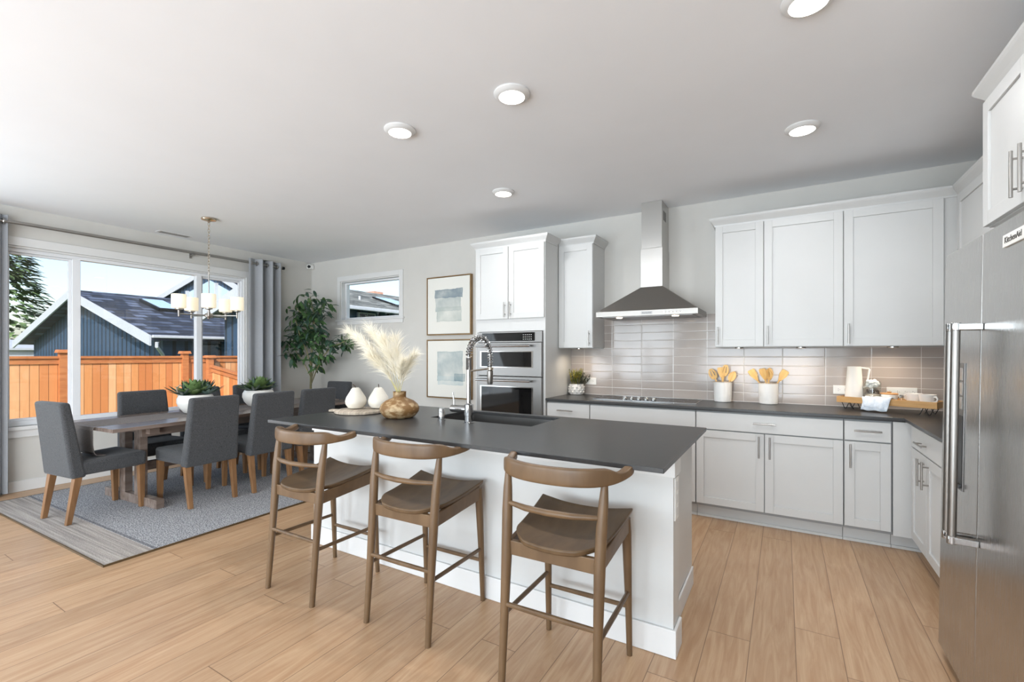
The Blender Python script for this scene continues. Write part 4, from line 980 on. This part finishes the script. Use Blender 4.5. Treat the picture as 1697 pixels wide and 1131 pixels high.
dup(st, (-.787, 1.812, 0), radians(1.5), 'brown wooden bar stool nearest the camera at the right end of the island')

# ================================================================== things on the island
IZ = .9144
vc = Vector((-2.258, 2.313, IZ))
t = thing('vase', 'squat turned-wood vase on the island holding the pampas grass', 'vase', vc)
obj('body', B().lathe([(0, 0), (.085, 0), (.105, .010), (.128, .040), (.133, .062), (.122, .090), (.095, .113), (.062, .128), (.047, .134), (.043, .140), (.044, .172), (.046, .176), (.039, .176), (.037, .140), (.05, .11), (0, .09)], n=48), M['vasewood'], t, world=False, smooth=True)
rnd = random.Random(11)
for i, (u, v, Y, fat) in enumerate(((576, 548, 2.36, 1.0), (592, 560, 2.28, .9), (612, 545, 2.40, 1.1), (634, 560, 2.30, 1.0), (655, 566, 2.36, 1.1), (686, 590, 2.33, .8), (612, 590, 2.25, .8), (668, 600, 2.28, .7))):
    tip = upy(u, v, Y); base = vc + Vector((rnd.uniform(-.018, .018), rnd.uniform(-.018, .018), .10)); mouth = vc + Vector(((tip.x-vc.x)*.06, (tip.y-vc.y)*.06, .178))
    ctrl = mouth + Vector(((tip.x-mouth.x)*.35, (tip.y-mouth.y)*.35, (tip.z-mouth.z)*.62))
    def bz(s): return mouth*(1-s)**2 + ctrl*2*s*(1-s) + tip*s*s
    where = ('farthest left', 'second from the left', 'tallest in the middle', 'fourth from the left', 'upright, right of the middle', 'farthest right', 'low, leaning left in front', 'low, leaning right in front')[i]
    t = thing('pampas_stem', 'cream pampas grass plume in the turned-wood vase, ' + where, 'dried grass', base, 0, 'pampas plumes in the wooden vase')
    obj('stem', B().tube([base, mouth] + [bz(k/8) for k in range(1, 9)], [.0022]*2 + [.0020 - .0001*k for k in range(8)], 6), M['stemgrass'], t, smooth=True)
    b = B()
    for k in range(900):
        s = .22 + .78*rnd.random()**.8; p = bz(s); tg = (bz(min(1, s+.03)) - bz(max(0, s-.03))).normalized()
        a = rnd.uniform(0, 2*pi); o1 = tg.orthogonal().normalized(); o2 = tg.cross(o1); out = o1*cos(a) + o2*sin(a)
        d = (tg*rnd.uniform(.7, 1.5) + out*rnd.uniform(.25, .95)).normalized(); Ls = rnd.uniform(.06, .165)*fat*(1.15-.4*s); wv = d.cross(Vector((rnd.uniform(-1, 1), rnd.uniform(-1, 1), rnd.uniform(-1, 1)))).normalized()*.0006
        m1 = p + d*Ls*.55; e = p + d*Ls + Vector((0, 0, -.10*Ls)) + out*.08*Ls
        q = [b.bm.verts.new(x) for x in (p-wv, p+wv, m1+wv, m1-wv)]; ev = b.bm.verts.new(e); b.bm.faces.new(q); b.bm.faces.new((q[3], q[2], ev))
    obj('plume', b, M['plume'], t)
bd_ = thing('serving_board', 'whitewashed scalloped wooden board under the two ceramic pears', 'board', (-2.70, 2.36, IZ), radians(38))
obj('board', (lambda bb: bb)(B().lathe([(0, .0003), (.165, .0003), (.175, .004), (.175, .017), (.168, .021), (0, .021)], n=108, wob=lambda a, z: 1 + .035*abs(sin(9*a)))), M['boardwood'], bd_, world=False, smooth=True)
obj('board_handle', B().box(.165, .235, -.028, .028, .002, .019), M['boardwood'], bd_, world=False, bevel=.006)
for o in COL.objects:
    if o.name == 'board_handle': o.rotation_euler.z = pi - radians(15)
def pear(c, rz, label, sc=1):
    t = thing('ceramic_pear', label, 'decorative pear', c, rz, 'cream ceramic pears on the serving board')
    obj('body', B().lathe([(0, .003), (.03*sc, .0005), (.055*sc, .008), (.074*sc, .035), (.078*sc, .058), (.070*sc, .086), (.054*sc, .112), (.040*sc, .134), (.033*sc, .148), (.022*sc, .158), (.008, .158), (0, .153)], n=40, wob=lambda a, z: 1+.03*sin(a+1)), M['pear'], t, world=False, smooth=True)
    obj('stem', B().tube([(0, 0, .152), (-.004, 0, .168), (-.022, .002, .182)], [.0028, .0028, .0036], 8), M['bark2'], t, world=False, smooth=True)
pear((-2.765, 2.375, IZ+.0215), .6, 'cream ceramic pear on the board, the left one nearer the board handle')
pear((-2.632, 2.478, IZ+.0215), 2.4, 'cream ceramic pear on the board, the right one beside the wooden vase')

# ================================================================== things on the back worktop
WZ = .9143
def herb():
    rnd = random.Random(3); c = (-1.895, 4.555)
    t = thing('potted_herb', 'yellow-green herb in a dimpled white pot left of the cooktop', 'potted plant', (c[0], c[1], WZ))
    obj('pot', B().lathe([(0, .0003), (.062, .0003), (.072, .008), (.080, .05), (.078, .095), (.072, .112), (.066, .112), (.068, .09), (0, .09)], n=40), M['ceramic'], t, world=False, smooth=True)
    b = B()
    for r_, z in ((0, .03), (1, .055), (0, .08)):
        for k in range(11):
            a = 2*pi*(k+.5*r_)/11; rr = .0775; b.lathe([(0, -.011), (.008, -.008), (.012, 0), (.008, .008), (0, .011)], c=(rr*cos(a), rr*sin(a), z), n=10)
    obj('studs', b, M['ceramic'], t, world=False, smooth=True)
    for nm, mk, cnt, tilt, off in (('foliage', 'herb', 34, .25, (-.012, 0)), ('foliage', 'herbdark', 16, .5, (.03, -.01))):
        b = B()
        for k in range(cnt):
            a = rnd.uniform(0, 2*pi); q = .05*sqrt(rnd.random()); p = Vector((off[0]+q*cos(a), off[1]+q*sin(a), .09)); d = Vector((cos(a)*tilt*q/.04 + (.28 if mk == 'herbdark' else 0), sin(a)*tilt*q/.04, 1)).normalized(); hgt = rnd.uniform(.12, .19)*(1 if mk == 'herb' else .8)
            b.tube([p, p+d*hgt], [.0012, .0008], 4)
            for j in range(26):
                s = .25+.75*j/26; pp = p + d*hgt*s; aa = rnd.uniform(0, 2*pi); dd = (d*.8 + Vector((cos(aa), sin(aa), .2))*.8).normalized(); b.leaf(pp, dd, (0, 0, 1), rnd.uniform(.018, .030), .006, .1, .2, 2)
        obj(nm, b, M[mk], t, world=False, smooth='all')
herb()
def crock(x, y, label, seed, uts, cname):
    rnd = random.Random(seed)
    t = thing('utensil_crock', label, 'crock', (x, y, WZ), rnd.uniform(0, 3), 'white hammered utensil crocks')
    obj('body', B().lathe([(0, .0003), (.066, .0003), (.072, .006), (.074, .09), (.077, .176), (.074, .179), (.070, .176), (.068, .012), (0, .012)], n=56), M['marble'], t, world=False, smooth=True)
    obj('rim', B().lathe([(.0705, .1755), (.0775, .1755), (.0775, .182), (.0705, .182), (.0705, .1755)], n=56, cap=False), M['boardwood'], t, world=False, smooth=True)
    for (ang, lean, kind, hh, lab) in uts:
        L_ = hh; d = Vector((cos(ang)*lean*1.3, sin(ang)*lean, 1)).normalized()
        base = Vector((x - cos(ang)*.030, y - sin(ang)*.030, WZ+.0135)); 
        u = thing('wooden_utensil', lab, 'utensil', base, 0, 'bamboo utensils in the crock ' + cname)
        yv = (Vector((-.1, -1, 0)) - d*d.dot(Vector((-.1, -1, 0)))).normalized(); u.rotation_euler = Matrix((yv.cross(d), yv, d)).transposed().to_euler()
        ang2 = rnd.uniform(-.5, .5); rot = Matrix.Rotation(ang2, 4, 'Z')
        hd_ = B()
        hd_.tube([(0, 0, 0), (0, 0, L_*.62), (0, 0, L_*.7)], [.006, .006, .007], 10)
        obj('shaft', hd_, M['bamboo'], u, world=False, smooth=True)
        h0 = L_*.68; hl = L_ - h0; o_ = []
        wd = {'spoon': .031, 'slot': .034, 'spat': .030}[kind]
        for i in range(13):
            s = i/12
            w_ = wd*(sin(pi*min(1, .12+.88*s)*.98)**.6 if kind != 'spat' else min(1, .3+1.3*s))*(1 if s < .995 else .75); o_.append((w_, h0+hl*s))
        def strip(bb, lo, hi):   # lo/hi: fractions of half-width
            rr = []
            for w_, z in o_:
                cup = -.006 if kind == 'spoon' else 0
                rr.append([Vector((lo*w_, -.003+cup*(1-lo*lo), z)), Vector((hi*w_, -.003+cup*(1-hi*hi), z)), Vector((hi*w_, .003+cup*(1-hi*hi), z)), Vector((lo*w_, .003+cup*(1-lo*lo), z))])
            bb.sweep(None, [[rot @ q for q in r_] for r_ in rr])
        bb = B()
        if kind == 'slot':
            n0 = 12
            for lo, hi in ((-1, -.5), (-.25, .25), (.5, 1)): strip(bb, lo, hi)
            for z0, z1 in ((h0, h0+hl*.3), (h0+hl*.82, h0+hl*.97)):
                k0 = [w for w, z in o_ if z0-1e-6 <= z <= z1+1e-6]; w_ = min(k0)*.95; bb.box(-w_, w_, -.0028, .0028, z0, z1, rot)
        else: strip(bb, -1, 0); strip(bb, 0, 1)
        obj('head', bb, M['bamboo'], u, world=False)
crock(-.475, 4.548, 'white hammered crock with wooden spoons, the one nearer the cooktop', 1, (
    (2.7, .42, 'slot', .315, 'slotted bamboo spatula leaning left in the crock nearer the cooktop'), (2.2, .16, 'spat', .30, 'plain bamboo spatula in the middle of the crock nearer the cooktop'), (.3, .14, 'slot', .325, 'upright slotted bamboo spoon in the crock nearer the cooktop'), (.05, .38, 'spoon', .29, 'bamboo spoon leaning right in the crock nearer the cooktop')), 'nearer the cooktop')
crock(-.115, 4.548, 'white hammered crock with a fan of wooden utensils, the one nearer the pitcher', 2, (
    (2.9, .48, 'spat', .325, 'bamboo spatula leaning farthest left in the crock nearer the pitcher'), (3.5, .22, 'spat', .30, 'broad bamboo turner left of the middle in the crock nearer the pitcher'), (4.5, .10, 'slot', .285, 'slotted bamboo spoon at the front of the crock nearer the pitcher'), (1.2, .15, 'spoon', .30, 'bamboo spoon at the back of the crock nearer the pitcher'), (.2, .46, 'spat', .32, 'bamboo spatula leaning right in the crock nearer the pitcher')), 'nearer the pitcher')
# footed tray, rotated toward the corner
TA = -math.atan2(.25, .546); tr = thing('footed_tray', 'long wooden tray on black wire feet at the inner corner of the worktop', 'tray', (.36, 4.45, WZ), TA)
TL, TD, t0, t1 = .60, .20, .052, .098
def tw(x, y, z=0): return Matrix.Translation((.36, 4.45, WZ)) @ Matrix.Rotation(TA, 4, 'Z') @ Vector((x, y, z))
obj('tray_base', B().box(.012, TL-.012, .012, TD-.012, t0+.002, t0+.012), M['traywood'], tr, world=False)
b = B().box(0, TL, 0, .0118, t0, t1); b.box(0, TL, TD-.0118, TD, t0, t1); b.box(0, .0118, .012, TD-.012, t0, t1); b.box(TL-.0118, TL, .012, TD-.012, t0, t1)
obj('rim', b, M['traywood'], tr, world=False, bevel=.0015)
for xx in (.02, TL-.02):
    for yy in (.035, TD-.035):
        s = 1 if xx < .3 else -1; pts = []
        for k in range(17):
            q = k/16; pts.append((xx + s*.085*q, yy + .0, t0 - .0515*(.5-.5*cos(2*pi*q*1.5))*(.97) - .0))
        obj('foot', B().tube([(p[0], p[1], max(p[2], .0035)) for p in pts], .0026, 6), M['darkmetal'], tr, world=False, smooth=True)
tz = WZ + t0 + .0125
p = tw(.085, .10)
t = thing('pitcher', 'tall tapered white pitcher with an angular handle at the left end of the tray', 'pitcher', (p.x, p.y, tz), TA+.25)
obj('body', B().lathe([(0, .0003), (.058, .0003), (.063, .004), (.062, .03), (.046, .255), (.0445, .268), (.041, .268), (.043, .25), (.057, .02), (0, .015)], n=44), M['matte'], t, world=False, smooth=True)
obj('handle', B().tube([(.044, 0, .258), (.092, 0, .252), (.095, 0, .246), (.079, 0, .130), (.078, 0, .115), (.056, 0, .105)], [.006, .006, .007, .006, .006, .006], 10), M['matte'], t, world=False, smooth=True)
p = tw(.200, .115)
t = thing('glass_jar', 'clear glass jar of white tufts and dark pods behind the towel on the tray', 'jar', (p.x, p.y, tz), 0); t.scale = (1.2, 1.2, 1.22)
obj('jar_body', B().lathe([(0, .0003), (.042, .0003), (.0445, .004), (.0445, .118), (.040, .126), (.040, .13), (.0375, .13), (.0375, .125), (.0425, .117), (.0425, .005), (0, .004)], n=36), M['jarglass'], t, world=False, smooth=True)
b = B(); rnd = random.Random(8)
for k in range(22):
    a = rnd.uniform(0, 2*pi); q = .030*sqrt(rnd.random()); b.lathe([(0, -.011), (.008, -.008), (.011, 0), (.008, .008), (0, .011)], c=(q*cos(a), q*sin(a), rnd.uniform(.092, .132)), n=10)
obj('white_tufts', b, M['ceramic'], t, world=False, smooth=True)
b = B()
for k in range(30):
    a = rnd.uniform(0, 2*pi); q = .034*sqrt(rnd.random()); b.tube([(q*cos(a), q*sin(a), rnd.uniform(.05, .075)), (q*cos(a)+rnd.uniform(-.006, .006), q*sin(a)+rnd.uniform(-.006, .006), rnd.uniform(.055, .08))], [.005, .003], 6)
obj('dark_pods', b, M['pod'], t, world=False, smooth=True)
b = B(); b.lathe([(0, .0045), (.042, .0045), (.042, .042), (.035, .046), (0, .048)], n=28); obj('pale_filling', b, M['boardwood'], t, world=False, smooth=True)
p = tw(.300, .125)
t = thing('lidded_bowl', 'low white bowl with a wooden lid right of the glass jar on the tray', 'bowl', (p.x, p.y, tz), 0)
obj('bowl_body', B().lathe([(0, .0003), (.035, .0003), (.046, .008), (.051, .045), (.049, .062), (.0465, .062), (.047, .045), (0, .012)], n=36), M['ceramic'], t, world=False, smooth=True)
obj('lid', B().lathe([(0, .0625), (.052, .0625), (.055, .067), (.052, .072), (0, .073)], n=36), M['cork'], t, world=False, smooth=True)
obj('lid_knob', B().lathe([(0, .0731), (.012, .0731), (.014, .078), (.012, .083), (0, .083)], n=18), M['cork'], t, world=False, smooth=True)
p = tw(.385, .085)
t = thing('small_shaker', 'small chrome-topped glass shaker between the lidded bowl and the cups', 'shaker', (p.x, p.y, tz), 0)
obj('shaker_glass', B().lathe([(0, .0003), (.017, .0003), (.018, .003), (.015, .03), (.014, .044), (0, .045)], n=20), M['jarglass'], t, world=False, smooth=True)
obj('cap', B().lathe([(0, .0452), (.015, .0452), (.0155, .058), (.010, .066), (0, .067)], n=20), M['chrome'], t, world=False, smooth=True)
def cup(x, y, ha, label):
    p = tw(x, y); t = thing('cup', label, 'cup', (p.x, p.y, tz), ha, 'wide white cups on the tray'); t.scale = (1.05, 1.05, 1.25)
    obj('cup_body', B().lathe([(0, .0003), (.030, .0003), (.036, .004), (.047, .060), (.0475, .064), (.0445, .064), (.034, .008), (0, .006)], n=36), M['ceramic'], t, world=False, smooth=True)
    obj('handle', B().tube([(.043, 0, .052), (.060, 0, .053), (.068, 0, .042), (.062, 0, .028), (.040, 0, .022)], .0055, 8), M['ceramic'], t, world=False, smooth=True)
cup(.445, .125, 2.2, 'white cup on the tray, the left one beside the shaker')
cup(.530, .085, -.95, 'white cup at the right end of the tray with its round handle showing')
# towel draped over the front of the tray
t = thing('dish_towel', 'pale blue and white towel draped over the front edge of the tray', 'towel', tuple(tw(.27, 0, t1)), TA)
def drape(xa, xb, prof, skew):
    b = B(); n = 14; rows = []
    for k, (y, z) in enumerate(prof):
        rows.append([b.bm.verts.new((xa+(xb-xa)*i/n + skew*k/len(prof), y - .006*sin(i*1.1+k*.5)*min(1, k/3), z + .003*sin(i*.9+k))) for i in range(n+1)])
    for a, c in zip(rows, rows[1:]):
        for i in range(n): b.bm.faces.new((a[i], a[i+1], c[i+1], c[i]))
    return b
P1 = [(.09, -.018), (.05, -.004), (.015, .006), (-.004, .004), (-.020, -.012), (-.034, -.040), (-.046, -.066), (-.058, -.092)]
for nm, b in (('front_fold', drape(-.075, .085, [(y, z+.006) for y, z in P1], -.02)), ('back_fold', drape(-.12, .0, [(y+.004, z*.72+.001) for y, z in P1], .055))):
    o = obj(nm, b, M['towel'], t, world=False, smooth='all'); m_ = o.modifiers.new('thick', 'SOLIDIFY'); m_.thickness = .004; m_.offset = 0

# ================================================================== outdoors
GZ = -.55
struct('ground', B().box(-60, LX-.5, -20, 40, GZ-.1, GZ).box(LX-.5, RX+12, WY+.4, 40, GZ-.1, GZ), M['grass'])
def fence(label, segs, posts):
    """segs: [((x0,y0,top0),(x1,y1,top1))]"""
    t = thing('wooden_fence', label, 'fence', (segs[0][0][0], segs[0][0][1], GZ), 0)
    for (x0, y0, h0), (x1, y1, h1) in segs:
        d = Vector((x1-x0, y1-y0, 0)).normalized(); nn = Vector((d.y, -d.x, 0))
        def bar(off, th, za, zb, nm, m_):
            a, c = Vector((x0, y0, 0)) + nn*off, Vector((x1, y1, 0)) + nn*off; w = nn*th
            bt = [a, c, c+w, a+w]; zs = [h0, h1, h1, h0]
            bot = [v + Vector((0, 0, (GZ if za is None else z+za))) for v, z in zip(bt, zs)]; top = [v + Vector((0, 0, z+zb)) for v, z in zip(bt, zs)]
            obj(nm, B().hexa(bot, top), m_, t)
        bar(0, .025, None, -.15, 'board_panel', M['fence']); bar(-.005, .055, -.15, -.045, 'top_rail', M['fencecap']); bar(-.03, .11, -.045, 0, 'cap_rail', M['fencecap'])
    for x, y, h in posts:
        po = obj('post', B().box(x-.06, x+.06, y-.06, y+.06, GZ, h-.06), M['fencecap'], t)
        obj('post_cap', B().hexa([(x-.10, y-.10, h-.06), (x+.10, y-.10, h-.06), (x+.10, y+.10, h-.06), (x-.10, y+.10, h-.06)], [(x-.085, y-.085, h), (x+.085, y-.085, h), (x+.085, y+.085, h), (x-.085, y+.085, h)]), M['fencecap'], po)
fence('sunlit cedar board fence running behind the dining window', [((-12, -6, 1.32), (-12, 6.8, 1.285))], [(-11.95, 3.23, 1.42), (-11.95, 5.32, 1.40), (-11.95, 1.1, 1.42), (-11.95, -1.2, 1.42)])
fence('lower cedar fence slanting down toward the house at the right of the dining window', [((-11.80, 5.86, 1.06), (-7.2, 5.85, .43))], [(-11.84, 5.81, 1.30)])
def gable_house(label, x_e, x_r, x_w, ya, yb, z_e, z_r, wall_inset=.5, roofm='slate', name='neighbour_house', z_w=None, th=.16):
    """ridge along Y at x_r; eaves at x_e (near) and x_w (far)"""
    t = thing(name, label, 'house', ((x_e+x_w)/2, (ya+yb)/2, GZ-.45)); G0 = GZ-.45
    z_w = z_w if z_w is not None else z_e
    sl = (z_r-z_e)/(x_e-x_r)
    obj('roof', B().hexa([(x_e, ya, z_e), (x_e, yb, z_e), (x_r, yb, z_r), (x_r, ya, z_r)], [(x_e, ya, z_e+th), (x_e, yb, z_e+th), (x_r, yb, z_r+th), (x_r, ya, z_r+th)]), M[roofm], t)
    obj('roof', B().hexa([(x_w, ya, z_w), (x_r, ya, z_r), (x_r, yb, z_r), (x_w, yb, z_w)], [(x_w, ya, z_w+th), (x_r, ya, z_r+th), (x_r, yb, z_r+th), (x_w, yb, z_w+th)]), M[roofm], t)
    e = wall_inset; yi = ya+e; zi = z_e + sl*e - .02; sw = (z_r-z_w)/(x_r-x_w)
    obj('gable_wall', B().prism([(x_e-e, yi, G0), (x_e-e, yi, zi), (x_r, yi, z_r-.02), (x_w+e, yi, z_w+sw*e-.02), (x_w+e, yi, G0)], (0, .2, 0)), M['navy'], t)
    obj('side_wall', B().box(x_e-e-.2, x_e-e, yi+.2, yb-.2, G0, zi-.05), M['navy_y'], t)
    b = B()
    for (xa, za, xb, zb) in ((x_e, z_e, x_r, z_r), (x_r, z_r, x_w, z_w)):
        b.hexa([(xa, ya-.05, za-.16), (xb, ya-.05, zb-.16), (xb, ya, zb-.16), (xa, ya, za-.16)], [(xa, ya-.05, za+.14), (xb, ya-.05, zb+.14), (xb, ya, zb+.14), (xa, ya, za+.14)])
    obj('rake_board', b, M['fascia'], t)
    gt = obj('gutter', B().box(x_e, x_e+.09, ya, yb, z_e+th-.09, z_e+th), M['fascia'], t, bevel=.02)
    obj('downspout', B().tube([(x_e+.06, ya+.12, z_e-.05), (x_e+.04, ya+.12, z_e-.18), (x_e-e+.10, ya+.45, z_e-.42), (x_e-e+.08, ya+.5, z_e-.6), (x_e-e+.08, ya+.5, G0)], .05, 8), M['fascia'], gt, smooth=True)
    return t, sl
def skylight(parent, x0, x1, ya, yb, x_e, z_e, sl, th=.16, up=.12):
    zf = lambda x: z_e + sl*(x_e-x) + th
    q = [(x0, ya), (x0, yb), (x1, yb), (x1, ya)]
    f = obj('skylight', B().hexa([(x, y, zf(x)-.02) for x, y in q], [(x, y, zf(x)+up) for x, y in q]), M['darkmetal'], parent)
    k = .07; q2 = [(x0-k, ya+k), (x0-k, yb-k), (x1+k, yb-k), (x1+k, ya+k)]
    obj('skylight_glass', B().hexa([(x, y, zf(x)+up+.001) for x, y in q2], [(x, y, zf(x)+up+.02) for x, y in q2]), M['skylight'], f)
h1, sl1 = gable_house('navy house with a dark shake roof beyond the fence outside the dining window', -16, -22.4, -29, 6.25, 12.6, 1.73, 3.52)
skylight(h1, -19.5, -21.1, 7.85, 8.65, -16, 1.73, sl1); skylight(h1, -18.7, -20.3, 10.95, 11.75, -16, 1.73, sl1)
# taller gable behind the ridge
h2, sl2 = gable_house('taller navy gable with white posts behind the dark shake roof', -21.0, -27.1, -36.6, 13.2, 20, 3.35, 5.95, .15, z_w=3.85)
wnd = obj('gable_window', B().prism([(-30.6, 13.34, 3.2), (-23.6, 13.34, 3.2), (-23.6, 13.34, 4.05), (-27.1, 13.34, 5.35), (-30.6, 13.34, 4.6)], (0, -.04, 0)), M['skylight'], h2)
for xx in (-30.6, -29.4, -28.3, -26.3, -25.0, -23.6): obj('window_post', B().box(xx-.07, xx+.07, 13.15, 13.299, 3.0, 5.45 - abs(xx+27.1)*(.40 if xx > -27.1 else .232)), M['fascia'], wnd)
# house seen through the small window
h3, sl3 = gable_house('navy house with a grey shake roof and white gutter, seen through the small window', -9.0, -11.9, -14.8, 7.0, 13.5, 2.42, 3.30, .45, 'grey_shake', th=.08)
def onroof(u, v, x_e, z_e, sl, th=.16):
    p = upy(u, v, 1.0) - Vector((0, 0, H)); k = (z_e + sl*x_e + th - H) / (p.z + sl*p.x); return p*k + Vector((0, 0, H))
q0, q1 = onroof(617, 494.5, -9, 2.42, sl3, .08), onroof(640, 506.5, -9, 2.42, sl3, .08)
skylight(h3, q1.x, q0.x, q0.y, q0.y+.75, -9.0, 2.42, sl3, .08, .05)
wd = obj('house_window', B().box(-9.449, -9.38, 8.15, 8.72, 1.6, 2.405), M['fascia'], h3)
obj('pane', B().box(-9.381, -9.372, 8.19, 8.42, 1.65, 2.37).box(-9.381, -9.372, 8.45, 8.68, 1.65, 2.37), M['blackglass'], wd)
obj('chimney', B().box(-12.5, -12.0, 11.1, 11.5, 2.6, 3.47), M['brick'], h3)
vp = onroof(596, 497, -9, 2.42, sl3, .08)
obj('vent_pipe', B().cyl((vp.x, vp.y, vp.z-.1), (vp.x, vp.y, vp.z+.10), .03, 10), M['fascia'], h3, smooth=True)
# shed roof and conifer at the left
t = thing('garden_shed', 'low pale-roofed shed at the far left beyond the fence', 'shed', (-33, 7.1, GZ-.4))
obj('shed_wall', B().box(-34.0, -31.2, 5.9, 8.2, GZ-.4, 1.55), M['fascia'], t); obj('roof', B().hexa([(-31, 5.7, 1.5), (-31, 8.4, 1.5), (-34.2, 8.4, 1.95), (-34.2, 5.7, 1.95)], [(-31, 5.7, 1.6), (-31, 8.4, 1.6), (-34.2, 8.4, 2.05), (-34.2, 5.7, 2.05)]), M['fascia'], t)
rnd = random.Random(21)
t = thing('conifer_tree', 'tall dark conifer at the left behind the navy house', 'tree', (-39, 7.7, GZ))
obj('trunk', B().tube([(-39, 7.7, GZ), (-39, 7.7, 7.6)], [.35, .05], 8), M['bark2'], t, smooth=True)
b = B()
for k in range(1500):
    zz = rnd.uniform(-.2, 1)**1; z = 1.0 + 7.0*max(0, zz); rr = 3.3*(1-(z-.6)/8.2)**.8 + .1; a = rnd.uniform(0, 2*pi); q = rr*sqrt(rnd.uniform(.25, 1))
    p = Vector((-39 + q*cos(a), 7.7 + q*sin(a), z - .25*q)); b.leaf(p, (cos(a), sin(a), rnd.uniform(-.25, .25)), (0, 0, 1), rnd.uniform(.5, .95), rnd.uniform(.22, .4), .25, .3, 3)
obj('foliage', b, M['conifer'], t, smooth='all')
